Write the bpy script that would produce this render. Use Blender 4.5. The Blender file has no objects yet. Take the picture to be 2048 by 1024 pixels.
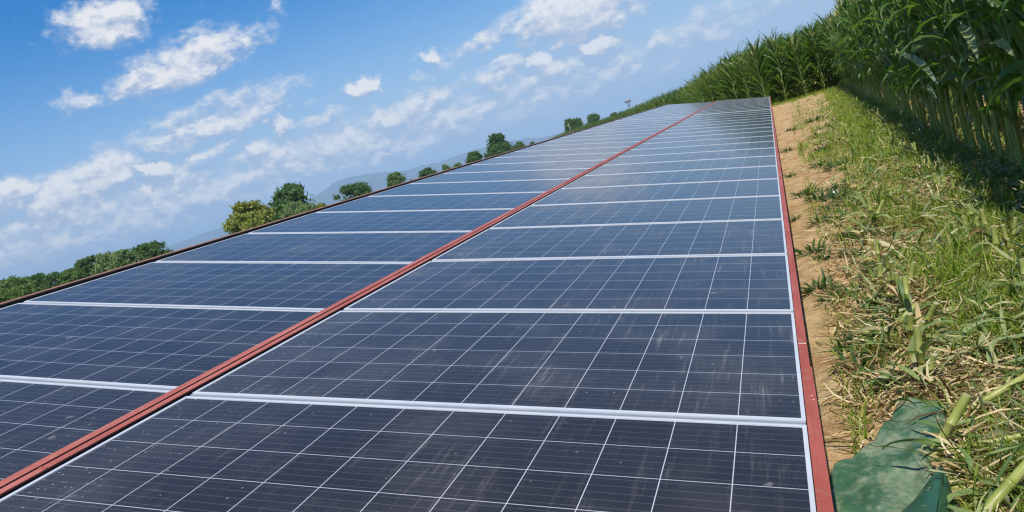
import bpy, math, random
import numpy as np
from mathutils import Matrix, Vector

rng = np.random.default_rng(7)
random.seed(7)
S = bpy.context.scene
COL = S.collection
PI = math.pi

# ------------------------------------------------------------------ camera
CAM_H = 1.35                      # metres above the ground
FPX = 1556.1                      # focal length for a 2048 px wide frame
M = np.array([[0.90745912, -0.23057049, -0.35121957],
              [0.30398431, -0.21673144, 0.92769662],
              [-0.29001979, -0.948612, -0.12658511]])      # columns: right, down, forward
cam = bpy.data.cameras.new("camera")
cam.sensor_width = 36.0
cam.lens = FPX / 2048 * 36.0
cam.clip_start = 0.05
cam.clip_end = 60000
camo = bpy.data.objects.new("camera", cam)
COL.objects.link(camo)
R = np.stack([M[:, 0], -M[:, 1], -M[:, 2]], axis=1)
mw = Matrix(R.tolist()).to_4x4()
mw.translation = Vector((0, 0, CAM_H))
camo.matrix_world = mw
S.camera = camo


def ray(px, py):
    d = M @ np.array([px - 1024, py - 512, FPX])
    return d / np.linalg.norm(d)


def G(px, py, z=0.0):
    """ground point seen at a pixel of the 2048x1024 photograph"""
    d = ray(px, py)
    t = (z - CAM_H) / d[2]
    return np.array([0, 0, CAM_H]) + d * t


def azel(px, py):
    d = ray(px, py)
    return math.degrees(math.atan2(d[0], d[1])), math.degrees(math.asin(d[2]))


# ------------------------------------------------------------------ light
SUN_EL, SUN_AZ = 62.0, 172.5      # azimuth clockwise from +Y: behind the camera, a little to the right
sv = Vector((math.sin(math.radians(SUN_AZ)) * math.cos(math.radians(SUN_EL)),
             math.cos(math.radians(SUN_AZ)) * math.cos(math.radians(SUN_EL)),
             math.sin(math.radians(SUN_EL))))
sl = bpy.data.lights.new("sun", 'SUN')
sl.energy = 5.0
sl.angle = math.radians(0.53)
sl.color = (1.0, 0.955, 0.88)
so = bpy.data.objects.new("sun", sl)
so.rotation_euler = (-sv).to_track_quat('-Z', 'Y').to_euler()
COL.objects.link(so)

S.view_settings.view_transform = 'Standard'
S.view_settings.look = 'None'
S.view_settings.exposure = 0.0
S.view_settings.gamma = 1.0
try:
    S.cycles.max_bounces = 8
    S.cycles.diffuse_bounces = 3
    S.cycles.glossy_bounces = 3
    S.cycles.transmission_bounces = 4
    S.cycles.volume_bounces = 0
    S.cycles.use_denoising = True
    S.cycles.filter_width = 1.25
    S.cycles.pixel_filter_type = 'BLACKMAN_HARRIS'
except Exception:
    pass

# ---- world: Nishita sky with clouds placed by direction
W = bpy.data.worlds.new("World")
S.world = W
W.use_nodes = True
nt = W.node_tree
nt.nodes.clear()


def N(t, typ, **kw):
    n = t.nodes.new(typ)
    for k, v in kw.items():
        if k == 'ins':
            for i, val in v.items():
                if hasattr(val, 'is_output'):
                    t.links.new(val, n.inputs[i])
                else:
                    n.inputs[i].default_value = val
        else:
            setattr(n, k, v)
    return n


def mth(t, op, a, b=0.0, c=None, clamp=False):
    n = N(t, 'ShaderNodeMath', operation=op, use_clamp=clamp, ins={0: a, 1: b})
    if c is not None:
        if hasattr(c, 'is_output'):
            t.links.new(c, n.inputs[2])
        else:
            n.inputs[2].default_value = c
    return n.outputs[0]


def mapr(t, v, a, b, c=0.0, d=1.0, smooth=True):
    n = N(t, 'ShaderNodeMapRange', interpolation_type='SMOOTHSTEP' if smooth else 'LINEAR',
          ins={0: v, 1: a, 2: b, 3: c, 4: d})
    return n.outputs[0]


# (pixel x, y, half width, half height, strength, rotation against the horizon)
CLOUDS = [
    (212, 48, 100, 44, .98, 2), (380, 125, 165, 42, .9, 9), (385, 68, 85, 20, .55, 6), (320, 112, 70, 26, .5, 8),
    (155, 200, 50, 22, .6, 0), (310, 205, 80, 18, .42, 8), (455, 188, 55, 20, .48, 0), (420, 245, 215, 50, .74, 6),
    (360, 270, 110, 34, .7, 4), (560, 250, 36, 22, .95, -8), (650, 232, 95, 17, .58, 2), (210, 352, 95, 42, 1.0, 12), (110, 388, 85, 40, .95, 4),
    (12, 388, 60, 30, 1.05, 0), (310, 337, 46, 15, 1.05, -14), (478, 358, 60, 24, .9, -8), (200, 407, 40, 14, .75, -10),
    (138, 470, 66, 26, .85, 8), (30, 465, 60, 24, .8, 0), (350, 400, 150, 44, .80, 0), (725, 172, 38, 24, 1.1, -10),
    (866, 113, 32, 22, .9, -8), (1150, 22, 150, 62, 1.15, -4), (1090, 132, 46, 28, 1.0, -8), (1135, 74, 46, 28, .9, 0),
    (1200, 92, 58, 22, 1.1, -14), (1000, 150, 80, 36, .72, 6), (955, 92, 130, 22, .6, 8), (1312, 82, 32, 16, .85, 0),
    (840, 212, 90, 34, .8, 4), (778, 240, 48, 28, .92, 0), (925, 200, 90, 22, .65, 0), (712, 328, 52, 15, .95, 2),
    (620, 342, 44, 16, .75, 4), (560, 5, 24, 20, .6, 0), (1000, 118, 34, 12, .7, 0), (610, 290, 70, 24, .6, 4),
    (640, 310, 300, 70, .78, 0), (880, 250, 300, 70, .75, 0), (1120, 170, 260, 70, .70, 0), (1440, 50, 230, 50, .62, 4),
    (250, 430, 330, 84, .82, 0), (845, 158, 30, 14, .55, 4), (80, 520, 160, 30, .62, 4), (1005, 172, 34, 10, .8, -6),
    (480, 425, 60, 16, .55, 0), (300, 385, 30, 11, 1.0, -6), (430, 300, 70, 16, .85, 4), (520, 300, 34, 13, .9, -6), (592, 332, 28, 13, 1.0, -8),
    (680, 345, 24, 9, 1.0, 0), (752, 320, 26, 10, 1.0, 4), (832, 300, 30, 13, .9, 0), (900, 250, 34, 15, .95, -6), (968, 212, 30, 11, 1.0, 0), (1052, 206, 26, 10, .9, 4),
    (230, 500, 80, 18, .78, 4), (330, 442, 48, 13, .95, 6), (92, 432, 40, 13, .92, 0), (420, 395, 48, 15, .95, -6), (1180, 182, 40, 10, .7, 4), (1330, 132, 50, 11, .62, 4),
    (700, 272, 48, 20, .9, 0), (20, 520, 70, 18, .8, 4), (560, 210, 30, 9, .6, 4), (640, 395, 40, 12, .7, 4), (1255, 140, 36, 10, .72, 0), (1420, 90, 130, 30, .45, 4),
]
cg = bpy.data.node_groups.new("cloud_density", 'ShaderNodeTree')
cg.interface.new_socket("P", in_out='INPUT', socket_type='NodeSocketVector')
cg.interface.new_socket("D", in_out='OUTPUT', socket_type='NodeSocketFloat')
gi = cg.nodes.new('NodeGroupInput')
go = cg.nodes.new('NodeGroupOutput')
P0 = gi.outputs[0]
# ragged edges: push the coordinate about with noise first
wn = N(cg, 'ShaderNodeTexNoise', noise_dimensions='2D', ins={'Vector': P0, 'Scale': 0.55, 'Detail': 6.0, 'Roughness': 0.62})
wv = N(cg, 'ShaderNodeVectorMath', operation='SUBTRACT', ins={0: wn.outputs['Color'], 1: (.5, .5, .5)})
wv = N(cg, 'ShaderNodeVectorMath', operation='MULTIPLY', ins={0: wv.outputs[0], 1: (3.6, 2.0, 0)})
Pw = N(cg, 'ShaderNodeVectorMath', operation='ADD', ins={0: P0, 1: wv.outputs[0]}).outputs[0]
acc = None
for (cx, cy, hw, hh, st, rt) in CLOUDS:
    a, e = azel(cx, cy)
    k = math.degrees(1 / FPX) * 1.0
    Pi = Pw if acc is None else N(cg, 'ShaderNodeVectorMath', operation='MULTIPLY_ADD', ins={0: acc, 1: (1e-7, 1e-7, 0), 2: Pw}).outputs[0]
    mp = N(cg, 'ShaderNodeMapping', vector_type='TEXTURE',
           ins={'Vector': Pi, 'Location': (a, e, 0), 'Rotation': (0, 0, math.radians(rt)), 'Scale': (hw * k * 1.25, hh * k * 1.25, 1)})
    ln = N(cg, 'ShaderNodeVectorMath', operation='LENGTH', ins={0: mp.outputs[0]})
    v = mapr(cg, ln.outputs['Value'], 0.15, 1.25, st, 0.0)
    acc = v if acc is None else mth(cg, 'SMOOTH_MAX', acc, v, 0.12)
mp = N(cg, 'ShaderNodeMapping', ins={'Vector': P0, 'Rotation': (0, 0, math.radians(-10)), 'Scale': (0.32, 0.75, 1)})
n1 = N(cg, 'ShaderNodeTexNoise', noise_dimensions='2D', ins={'Vector': mp.outputs[0], 'Scale': 1.0, 'Detail': 9.0, 'Roughness': 0.62})
d1 = mth(cg, 'MULTIPLY_ADD', n1.outputs[0], 0.85, -0.425)
mp2 = N(cg, 'ShaderNodeMapping', ins={'Vector': P0, 'Rotation': (0, 0, math.radians(-6)), 'Scale': (1.1, 1.9, 1)})
n2 = N(cg, 'ShaderNodeTexNoise', noise_dimensions='2D', ins={'Vector': mp2.outputs[0], 'Scale': 1.0, 'Detail': 6.0, 'Roughness': 0.6})
dd = mth(cg, 'ADD', mth(cg, 'ADD', acc, d1), mth(cg, 'MULTIPLY_ADD', n2.outputs[0], 0.66, -0.33))
cg.links.new(dd, go.inputs[0])

tc = nt.nodes.new('ShaderNodeTexCoord')
sx = N(nt, 'ShaderNodeSeparateXYZ', ins={0: tc.outputs['Generated']})
az = mth(nt, 'MULTIPLY', mth(nt, 'ARCTAN2', sx.outputs[0], sx.outputs[1]), 180 / PI)
el = mth(nt, 'MULTIPLY', mth(nt, 'ARCSINE', sx.outputs[2]), 180 / PI)
P = N(nt, 'ShaderNodeCombineXYZ', ins={0: az, 1: el, 2: 0.0}).outputs[0]
P2 = N(nt, 'ShaderNodeVectorMath', operation='ADD', ins={0: P, 1: (0.15, 0.75, 0)}).outputs[0]
c1 = nt.nodes.new('ShaderNodeGroup'); c1.node_tree = cg; nt.links.new(P, c1.inputs[0])
c2 = nt.nodes.new('ShaderNodeGroup'); c2.node_tree = cg; nt.links.new(P2, c2.inputs[0])
D1, D2 = c1.outputs[0], c2.outputs[0]
up = mapr(nt, el, -0.5, 1.0)
alpha = mth(nt, 'MULTIPLY', mapr(nt, D1, 0.22, 0.92, 0.0, 0.97), up)
lit = mapr(nt, mth(nt, 'SUBTRACT', D1, D2), -0.28, 0.34)          # thinner above than here: a sunlit top
body = mapr(nt, D1, 0.45, 1.05)
litb = mth(nt, 'MULTIPLY_ADD', lit, 0.70, mth(nt, 'MULTIPLY', body, 0.32), clamp=True)
cc = N(nt, 'ShaderNodeMix', data_type='RGBA', ins={0: litb, 6: (0.38, 0.49, 0.70, 1), 7: (0.93, 0.93, 0.94, 1)})
sky = nt.nodes.new('ShaderNodeTexSky')
sky.sky_type = 'NISHITA'
sky.sun_disc = False
sky.sun_elevation = math.radians(SUN_EL)
sky.sun_rotation = math.radians(SUN_AZ)
sky.air_density = 1.0
sky.dust_density = 1.0
sky.ozone_density = 2.5
SKY_STRENGTH = 0.105
SAT, GAIN = 2.1, 0.93                                     # the clear blue of the photograph
lum = N(nt, 'ShaderNodeVectorMath', operation='DOT_PRODUCT', ins={0: sky.outputs[0], 1: (1 / 3, 1 / 3, 1 / 3)}).outputs['Value']
lumv = N(nt, 'ShaderNodeCombineXYZ', ins={0: mth(nt, 'MULTIPLY', lum, (1 - SAT) * GAIN), 1: mth(nt, 'MULTIPLY', lum, (1 - SAT) * GAIN), 2: mth(nt, 'MULTIPLY', lum, (1 - SAT) * GAIN)}).outputs[0]
skyc = N(nt, 'ShaderNodeVectorMath', operation='MULTIPLY_ADD', ins={0: sky.outputs[0], 1: (SAT * GAIN,) * 3, 2: lumv})
skym = N(nt, 'ShaderNodeVectorMath', operation='MAXIMUM', ins={0: skyc.outputs[0], 1: (.15, .15, .15)})
hz_c = tuple(v / SKY_STRENGTH for v in (.52, .67, .84))    # the air whitens towards the horizon
skyx = N(nt, 'ShaderNodeMix', data_type='RGBA', ins={0: mapr(nt, el, -2.0, 17.0, .85, 0.0), 6: skym.outputs[0], 7: (*hz_c, 1)})
skys = N(nt, 'ShaderNodeVectorMath', operation='MULTIPLY', ins={0: skyx.outputs[2], 1: (.98, 1.0, 1.09)})
ccs = N(nt, 'ShaderNodeVectorMath', operation='SCALE', ins={0: cc.outputs[2]})
ccs.inputs['Scale'].default_value = 1.0 / SKY_STRENGTH
mx = N(nt, 'ShaderNodeMix', data_type='RGBA', ins={0: alpha, 6: skys.outputs[0], 7: ccs.outputs[0]})
bg = N(nt, 'ShaderNodeBackground', ins={0: mx.outputs[2], 1: SKY_STRENGTH})
wo = nt.nodes.new('ShaderNodeOutputWorld')
nt.links.new(bg.outputs[0], wo.inputs[0])
try:
    W.cycles.sampling_method = 'MANUAL'
    W.cycles.sample_map_resolution = 512
except Exception:
    pass

# ------------------------------------------------------------------ helpers


def tag(o, label=None, cat=None, group=None, kind=None):
    if label: o['label'] = label
    if cat: o['category'] = cat
    if group: o['group'] = group
    if kind: o['kind'] = kind
    return o


def mesh_np(name, V, F, mat, smooth=False):
    """V (n,3) float, F (m,k) int -> mesh datablock"""
    V = np.asarray(V, dtype=np.float32).reshape(-1, 3)
    F = np.asarray(F, dtype=np.int32)
    me = bpy.data.meshes.new(name)
    me.vertices.add(len(V)); me.vertices.foreach_set('co', V.ravel())
    k = F.shape[1]
    me.loops.add(F.size); me.loops.foreach_set('vertex_index', F.ravel())
    me.polygons.add(len(F))
    me.polygons.foreach_set('loop_start', np.arange(0, F.size, k, dtype=np.int32))
    me.polygons.foreach_set('use_smooth', np.full(len(F), bool(smooth)))
    me.materials.append(mat)
    me.update(calc_edges=True)
    return me


def link(name, me, parent=None, loc=None):
    o = bpy.data.objects.new(name, me)
    COL.objects.link(o)
    if loc is not None: o.location = loc
    if parent is not None: o.parent = parent
    return o


def empty(name, loc=(0, 0, 0)):
    o = bpy.data.objects.new(name, None)
    o.empty_display_size = 0.2
    o.location = loc
    COL.objects.link(o)
    return o


class MB:
    """collects pieces (quads) into one mesh"""
    def __init__(self): self.V = []; self.F = []; self.n = 0

    def add(self, V, F):
        V = np.asarray(V, float).reshape(-1, 3); F = np.asarray(F, int)
        self.V.append(V); self.F.append(F + self.n); self.n += len(V)

    def box(self, x0, x1, y0, y1, z0, z1):
        V = [(x, y, z) for z in (z0, z1) for y in (y0, y1) for x in (x0, x1)]
        F = [(0, 2, 3, 1), (4, 5, 7, 6), (0, 1, 5, 4), (2, 6, 7, 3), (0, 4, 6, 2), (1, 3, 7, 5)]
        self.add(V, F)

    def tube(self, pts, rad, k=8, cap=True):
        pts = np.asarray(pts, float); rad = np.broadcast_to(np.asarray(rad, float), (len(pts),))
        t = np.gradient(pts, axis=0); t /= np.linalg.norm(t, axis=1)[:, None] + 1e-9
        ref = np.array([0., 0, 1]) if abs(t[0][2]) < .8 else np.array([1., 0, 0])
        V = []
        for p, d, r in zip(pts, t, rad):
            a = np.cross(d, ref); a /= np.linalg.norm(a); b = np.cross(d, a)
            th = np.linspace(0, 2 * PI, k, endpoint=False)
            V.append(p + r * (np.cos(th)[:, None] * a + np.sin(th)[:, None] * b))
        n = len(pts); V = np.concatenate(V)
        F = [(i * k + j, i * k + (j + 1) % k, (i + 1) * k + (j + 1) % k, (i + 1) * k + j) for i in range(n - 1) for j in range(k)]
        if cap:
            V = np.concatenate([V, pts[:1], pts[-1:]])
            c0, c1_ = n * k, n * k + 1
            F += [(j, (j + 1) % k, c0, c0) for j in range(0)]
            for j in range(0, k, 2):
                F.append(((j + 2) % k, (j + 1) % k, j, c0))
                b = (n - 1) * k
                F.append((b + j, b + (j + 1) % k, b + (j + 2) % k, c1_))
        self.add(V, F)

    def mesh(self, name, mat, smooth=False):
        return mesh_np(name, np.concatenate(self.V), np.concatenate(self.F), mat, smooth)

    def build(self, name, mat, parent=None, smooth=False, loc=None):
        return link(name, self.mesh(name, mat, smooth), parent, loc)


def strips(base, az_, el0, bend, L, Wd, segs=3, prof=None, fold=0.0, roll=None, wave=0.0, side_bend=None):
    """ribbons: base (n,3); az,el0,bend,L,Wd (n,). Returns V,F (quads)."""
    base = np.asarray(base, float); n = len(base)
    bc = lambda a: np.broadcast_to(np.asarray(a, float), (n,))
    az_, el0, bend, L, Wd = map(bc, (az_, el0, bend, L, Wd))
    s = np.linspace(0, 1, segs + 1)
    th = el0[:, None] - bend[:, None] * (s[None, :] ** 1.3)
    ds = L[:, None] / segs
    mid = 0.5 * (th[:, 1:] + th[:, :-1])
    r = np.concatenate([np.zeros((n, 1)), np.cumsum(np.cos(mid) * ds, 1)], 1)
    z = np.concatenate([np.zeros((n, 1)), np.cumsum(np.sin(mid) * ds, 1)], 1)
    a = az_[:, None] + (bc(side_bend)[:, None] * s[None, :] if side_bend is not None else 0)
    ctr = base[:, None, :] + np.stack([np.cos(a) * r, np.sin(a) * r, z], -1)
    if prof is None: prof = 1 - s ** 2 * 0.95
    w = Wd[:, None] * prof[None, :] * 0.5
    side = np.stack([-np.sin(a), np.cos(a), np.zeros_like(a)], -1)
    nrm = np.stack([-np.sin(th) * np.cos(a), -np.sin(th) * np.sin(a), np.cos(th)], -1)
    if roll is not None:
        rr = bc(roll)[:, None, None] * s[None, :, None] ** 0.6
        side, nrm = side * np.cos(rr) + nrm * np.sin(rr), nrm * np.cos(rr) - side * np.sin(rr)
    lft, rgt = ctr - side * w[..., None], ctr + side * w[..., None]
    if wave:
        ph = rng.uniform(0, 6.28, (n, 1)); fr = rng.uniform(3, 6, (n, 1)) * 6.28
        wv_ = (np.sin(fr * s[None, :] + ph) * wave)[..., None] * Wd[:, None, None]
        lft = lft + nrm * wv_; rgt = rgt - nrm * wv_
    if fold:
        lft = lft + nrm * (fold * w)[..., None]; rgt = rgt + nrm * (fold * w)[..., None]
        V = np.stack([lft, ctr, rgt], 2); c = 3
    else:
        V = np.stack([lft, rgt], 2); c = 2
    m = (segs + 1) * c
    i0 = (np.arange(n) * m)[:, None, None]
    i = np.arange(segs)[None, :, None] * c; j = np.arange(c - 1)[None, None, :]
    q = i0 + i + j
    F = np.stack([q, q + 1, q + c + 1, q + c], -1).reshape(-1, 4)
    return V.reshape(-1, 3), F


def vnoise(x, y, seed=0):
    """smooth value noise"""
    r = np.random.default_rng(seed); T = r.random((64, 64))
    xi = np.floor(x).astype(int); yi = np.floor(y).astype(int); fx = x - xi; fy = y - yi
    fx = fx * fx * (3 - 2 * fx); fy = fy * fy * (3 - 2 * fy)
    g = lambda a, b: T[a % 64, b % 64]
    return (g(xi, yi) * (1 - fx) + g(xi + 1, yi) * fx) * (1 - fy) + (g(xi, yi + 1) * (1 - fx) + g(xi + 1, yi + 1) * fx) * fy


ORD = ["", "first", "second", "third", "fourth", "fifth", "sixth", "seventh", "eighth", "ninth", "tenth", "eleventh", "twelfth",
       "thirteenth", "fourteenth", "fifteenth", "sixteenth", "seventeenth", "eighteenth", "nineteenth", "twentieth"]


def ordinal(n):
    if n <= 20: return ORD[n]
    t = {2: "twenty", 3: "thirty", 4: "forty", 5: "fifty", 6: "sixty", 7: "seventy"}[n // 10]
    return ({2: "twentieth", 3: "thirtieth", 4: "fortieth", 5: "fiftieth", 6: "sixtieth", 7: "seventieth"}[n // 10]) if n % 10 == 0 else t + "-" + ORD[n % 10]


# ------------------------------------------------------------------ materials


def mat(name):
    m = bpy.data.materials.new(name); m.use_nodes = True
    t = m.node_tree; t.nodes.clear()
    out = t.nodes.new('ShaderNodeOutputMaterial')
    return m, t, out


def ramp(t, fac, stops):
    n = t.nodes.new('ShaderNodeValToRGB')
    e = n.color_ramp.elements
    while len(e) < len(stops): e.new(0.5)
    for i, (p, c) in enumerate(stops):
        e[i].position = p; e[i].color = (*c, 1)
    t.links.new(fac, n.inputs[0])
    return n.outputs[0]


def noise(t, scale, detail=4, rough=0.55, vec=None, dim='3D'):
    n = N(t, 'ShaderNodeTexNoise', noise_dimensions=dim, ins={'Scale': scale, 'Detail': detail, 'Roughness': rough})
    if vec is not None: t.links.new(vec, n.inputs['Vector'])
    return n.outputs[0]


def mixc(t, f, a, b, blend='MIX'):
    return N(t, 'ShaderNodeMix', data_type='RGBA', blend_type=blend, ins={0: f, 6: a, 7: b}).outputs[2]


def leaf_mat(name, stops, trans=0.35, rough=0.45, spec=0.4, noise_scale=None):
    m, t, out = mat(name)
    g = t.nodes.new('ShaderNodeNewGeometry')
    f = g.outputs['Random Per Island']
    if noise_scale:
        tcn = t.nodes.new('ShaderNodeTexCoord')
        f2 = noise(t, noise_scale, 3, .6, tcn.outputs['Object'])
        f = mth(t, 'ADD', mth(t, 'MULTIPLY', f, .6), mth(t, 'MULTIPLY_ADD', f2, 1.2, -.4), clamp=True)
    c = ramp(t, f, stops)
    b = N(t, 'ShaderNodeBsdfPrincipled', ins={'Base Color': c, 'Roughness': rough, 'Specular IOR Level': spec})
    tr = N(t, 'ShaderNodeBsdfTranslucent', ins={0: mixc(t, 1.0, c, (1.35, 1.5, .55, 1), 'MULTIPLY')})
    mxs = N(t, 'ShaderNodeMixShader', ins={0: trans, 1: b.outputs[0], 2: tr.outputs[0]})
    t.links.new(mxs.outputs[0], out.inputs[0])
    return m


def simple_mat(name, col, rough=0.5, metal=0.0, spec=0.5, var=0.0, scale=20, bump=0.0, col2=None):
    m, t, out = mat(name)
    tcn = t.nodes.new('ShaderNodeTexCoord')
    n1_ = noise(t, scale, 5, .6, tcn.outputs['Object'])
    c2_ = col2 or tuple(max(0, x * (1 - var)) for x in col)
    c = ramp(t, n1_, [(.32, c2_), (.62, col)])
    b = N(t, 'ShaderNodeBsdfPrincipled', ins={'Base Color': c, 'Roughness': rough, 'Metallic': metal, 'Specular IOR Level': spec})
    if bump:
        bp = N(t, 'ShaderNodeBump', ins={'Strength': bump, 'Distance': .01, 'Height': n1_})
        t.links.new(bp.outputs[0], b.inputs['Normal'])
    t.links.new(b.outputs[0], out.inputs[0])
    return m


MAT = {}
MAT['alu'] = simple_mat("aluminium", (.70, .72, .73), rough=.45, metal=.25, var=.10, scale=5)


def paint_mat(name, base, faded, rustc):
    m, t, out = mat(name)
    tcn = t.nodes.new('ShaderNodeTexCoord'); ob = tcn.outputs['Object']
    st_ = N(t, 'ShaderNodeMapping', ins={'Vector': ob, 'Scale': (18, 2.2, 18)})
    n1_ = noise(t, 1.0, 6, .65, st_.outputs[0]); n2_ = noise(t, 55, 5, .7, ob); n3_ = noise(t, 300, 2, .6, ob)
    c = mixc(t, mapr(t, n1_, .38, .66), (*base, 1), (*faded, 1))
    c = mixc(t, mth(t, 'MULTIPLY', mapr(t, n2_, .56, .70), .65), c, (*rustc, 1))
    c = mixc(t, mth(t, 'MULTIPLY', mapr(t, n3_, .62, .72), .55), c, (.55, .43, .32, 1))
    c = mixc(t, mth(t, 'MULTIPLY', mapr(t, noise(t, 16, 4, .7, ob), .55, .72), .35), c, (.42, .30, .20, 1))
    b = N(t, 'ShaderNodeBsdfPrincipled', ins={'Base Color': c, 'Roughness': mth(t, 'MULTIPLY_ADD', n2_, .4, .35), 'Specular IOR Level': .35})
    bp = N(t, 'ShaderNodeBump', ins={'Strength': .25, 'Distance': .004, 'Height': n2_})
    t.links.new(bp.outputs[0], b.inputs['Normal'])
    t.links.new(b.outputs[0], out.inputs[0]); return m


MAT['red'] = paint_mat("red_oxide_paint", (.33, .072, .046), (.42, .115, .075), (.20, .055, .03))
MAT['red_pale'] = paint_mat("sunlit_red_paint", (.37, .092, .062), (.48, .15, .105), (.22, .07, .045))  # same red made lighter: sun and sky sheen put into the colour
MAT['rust'] = simple_mat("rusty_steel", (.33, .17, .10), rough=.6, var=.35, scale=14)
MAT['channel'] = simple_mat("dull_aluminium", (.42, .45, .48), rough=.5, metal=.3, var=.12, scale=5)
MAT['dark'] = simple_mat("gap_shade_steel", (.035, .022, .018), rough=.8, var=.3, scale=14)  # near-black that paints the shade in the gaps by beams and rail
MAT['scuff'] = simple_mat("chipped_paint", (.75, .60, .52), rough=.7, var=.2, scale=50)

CELL = 0.158
PITCH = 1.0005
PW, PH = 12 * CELL, 6 * CELL


def panel_glass():
    m, t, out = mat("solar_glass")
    tcn = t.nodes.new('ShaderNodeTexCoord')
    oi = t.nodes.new('ShaderNodeObjectInfo')
    ob = tcn.outputs['Object']
    s = N(t, 'ShaderNodeSeparateXYZ', ins={0: ob})
    x, y = s.outputs[0], s.outputs[1]

    def lines(v, per, half, soft=.0004):
        q = mth(t, 'ABSOLUTE', mth(t, 'SUBTRACT', mth(t, 'FRACT', mth(t, 'ADD', mth(t, 'DIVIDE', v, per), 0.5)), 0.5))
        d = mth(t, 'MULTIPLY', q, per)
        return mapr(t, d, half - soft, half + soft, 1.0, 0.0)
    gx = lines(x, CELL, .0011)
    gy = lines(y, CELL, .0011)
    grid = mth(t, 'MAXIMUM', gx, gy)
    bus = lines(mth(t, 'ADD', y, CELL / 10), CELL / 5, .0008)
    # cell to cell tint
    cid = N(t, 'ShaderNodeCombineXYZ', ins={0: mth(t, 'FLOOR', mth(t, 'DIVIDE', x, CELL)), 1: mth(t, 'FLOOR', mth(t, 'DIVIDE', y, CELL)), 2: mth(t, 'MULTIPLY', oi.outputs['Random'], 57.0)})
    wnz = N(t, 'ShaderNodeTexWhiteNoise', ins={0: cid.outputs[0]})
    cell = mixc(t, wnz.outputs[0], (.0085, .0088, .0125, 1), (.0125, .0130, .0185, 1))
    c = mixc(t, mth(t, 'MULTIPLY', bus, .62), cell, (.12, .125, .14, 1))
    c = mixc(t, grid, c, (.50, .52, .54, 1))
    # dust: fine grain, wipe streaks along the row, drips, specks
    off = N(t, 'ShaderNodeVectorMath', operation='ADD', ins={0: ob, 1: N(t, 'ShaderNodeCombineXYZ', ins={0: mth(t, 'MULTIPLY', oi.outputs['Random'], 91.0), 1: mth(t, 'MULTIPLY', oi.outputs['Random'], 37.0), 2: 0.0}).outputs[0]}).outputs[0]
    grain = mapr(t, noise(t, 260, 2, .7, off), .50, .78)
    big = mapr(t, noise(t, 2.6, 4, .6, off), .42, .72)
    st = N(t, 'ShaderNodeMapping', ins={'Vector': off, 'Scale': (46, 2.6, 1), 'Rotation': (0, 0, .04)})
    streak = mapr(t, noise(t, 1.0, 5, .72, st.outputs[0]), .52, .80)
    st2 = N(t, 'ShaderNodeMapping', ins={'Vector': off, 'Scale': (5, 70, 1)})
    smear = mapr(t, noise(t, 1.0, 4, .7, st2.outputs[0]), .60, .80)
    vor = N(t, 'ShaderNodeTexVoronoi', ins={'Vector': off, 'Scale': 26.0, 'Randomness': 1.0})
    vsel = N(t, 'ShaderNodeSeparateColor', ins={0: vor.outputs['Color']})
    speck = mth(t, 'MULTIPLY', mapr(t, vor.outputs['Distance'], .05, .11, 1.0, 0.0), mth(t, 'GREATER_THAN', vsel.outputs[0], .72))
    # dried drops cluster along the left edge of a panel
    edge = mapr(t, x, .02, .42, 1.0, 0.0)
    vor2 = N(t, 'ShaderNodeTexVoronoi', ins={'Vector': off, 'Scale': 44.0, 'Randomness': 1.0})
    drops = mth(t, 'MULTIPLY', mth(t, 'MULTIPLY', mapr(t, vor2.outputs['Distance'], .08, .20, 1.0, 0.0), edge),
                mth(t, 'GREATER_THAN', N(t, 'ShaderNodeSeparateColor', ins={0: vor2.outputs['Color']}).outputs[0], .45))
    film = mth(t, 'MULTIPLY_ADD', grain, .085, mth(t, 'MULTIPLY_ADD', big, .040, .020))
    film = mth(t, 'ADD', film, mth(t, 'MULTIPLY', mth(t, 'MULTIPLY', streak, mth(t, 'MULTIPLY_ADD', big, .8, .3)), .30))
    film = mth(t, 'ADD', film, mth(t, 'MULTIPLY', smear, .15))
    film = mth(t, 'ADD', film, mth(t, 'MULTIPLY', edge, .025))
    film = mth(t, 'MULTIPLY', film, mth(t, 'MULTIPLY_ADD', oi.outputs['Random'], .7, .65))
    vor3 = N(t, 'ShaderNodeTexVoronoi', ins={'Vector': N(t, 'ShaderNodeVectorMath', operation='ADD', ins={0: off, 1: N(t, 'ShaderNodeVectorMath', operation='MULTIPLY', ins={0: N(t, 'ShaderNodeTexNoise', ins={'Vector': off, 'Scale': 22.0, 'Detail': 3.0}).outputs['Color'], 1: (.06, .06, 0)}).outputs[0]}).outputs[0], 'Scale': 6.5, 'Randomness': 1.0})
    blot = mth(t, 'MULTIPLY', mapr(t, vor3.outputs['Distance'], .05, .12, 1.0, 0.0), mth(t, 'GREATER_THAN', N(t, 'ShaderNodeSeparateColor', ins={0: vor3.outputs['Color']}).outputs[1], .80))
    film = mth(t, 'ADD', film, mth(t, 'MULTIPLY', blot, .22))
    film = mth(t, 'ADD', film, mth(t, 'MULTIPLY', speck, .35))
    film = mth(t, 'ADD', film, mth(t, 'MULTIPLY', drops, .42), clamp=True)
    c = mixc(t, film, c, (.49, .46, .39, 1))
    rgh = mth(t, 'MULTIPLY_ADD', film, .5, mth(t, 'MULTIPLY_ADD', big, .06, .085), clamp=True)
    b = N(t, 'ShaderNodeBsdfPrincipled', ins={'Base Color': c, 'Roughness': rgh, 'IOR': 1.34, 'Specular IOR Level': .33, 'Sheen Weight': .26, 'Sheen Roughness': .35, 'Sheen Tint': (.92, .90, .84, 1)})
    # pressed glass is never quite flat
    bp = N(t, 'ShaderNodeBump', ins={'Strength': .05, 'Distance': .01, 'Height': noise(t, 7, 2, .5, off)})
    t.links.new(bp.outputs[0], b.inputs['Normal'])
    t.links.new(b.outputs[0], out.inputs[0])
    return m


MAT['glass'] = panel_glass()

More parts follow.
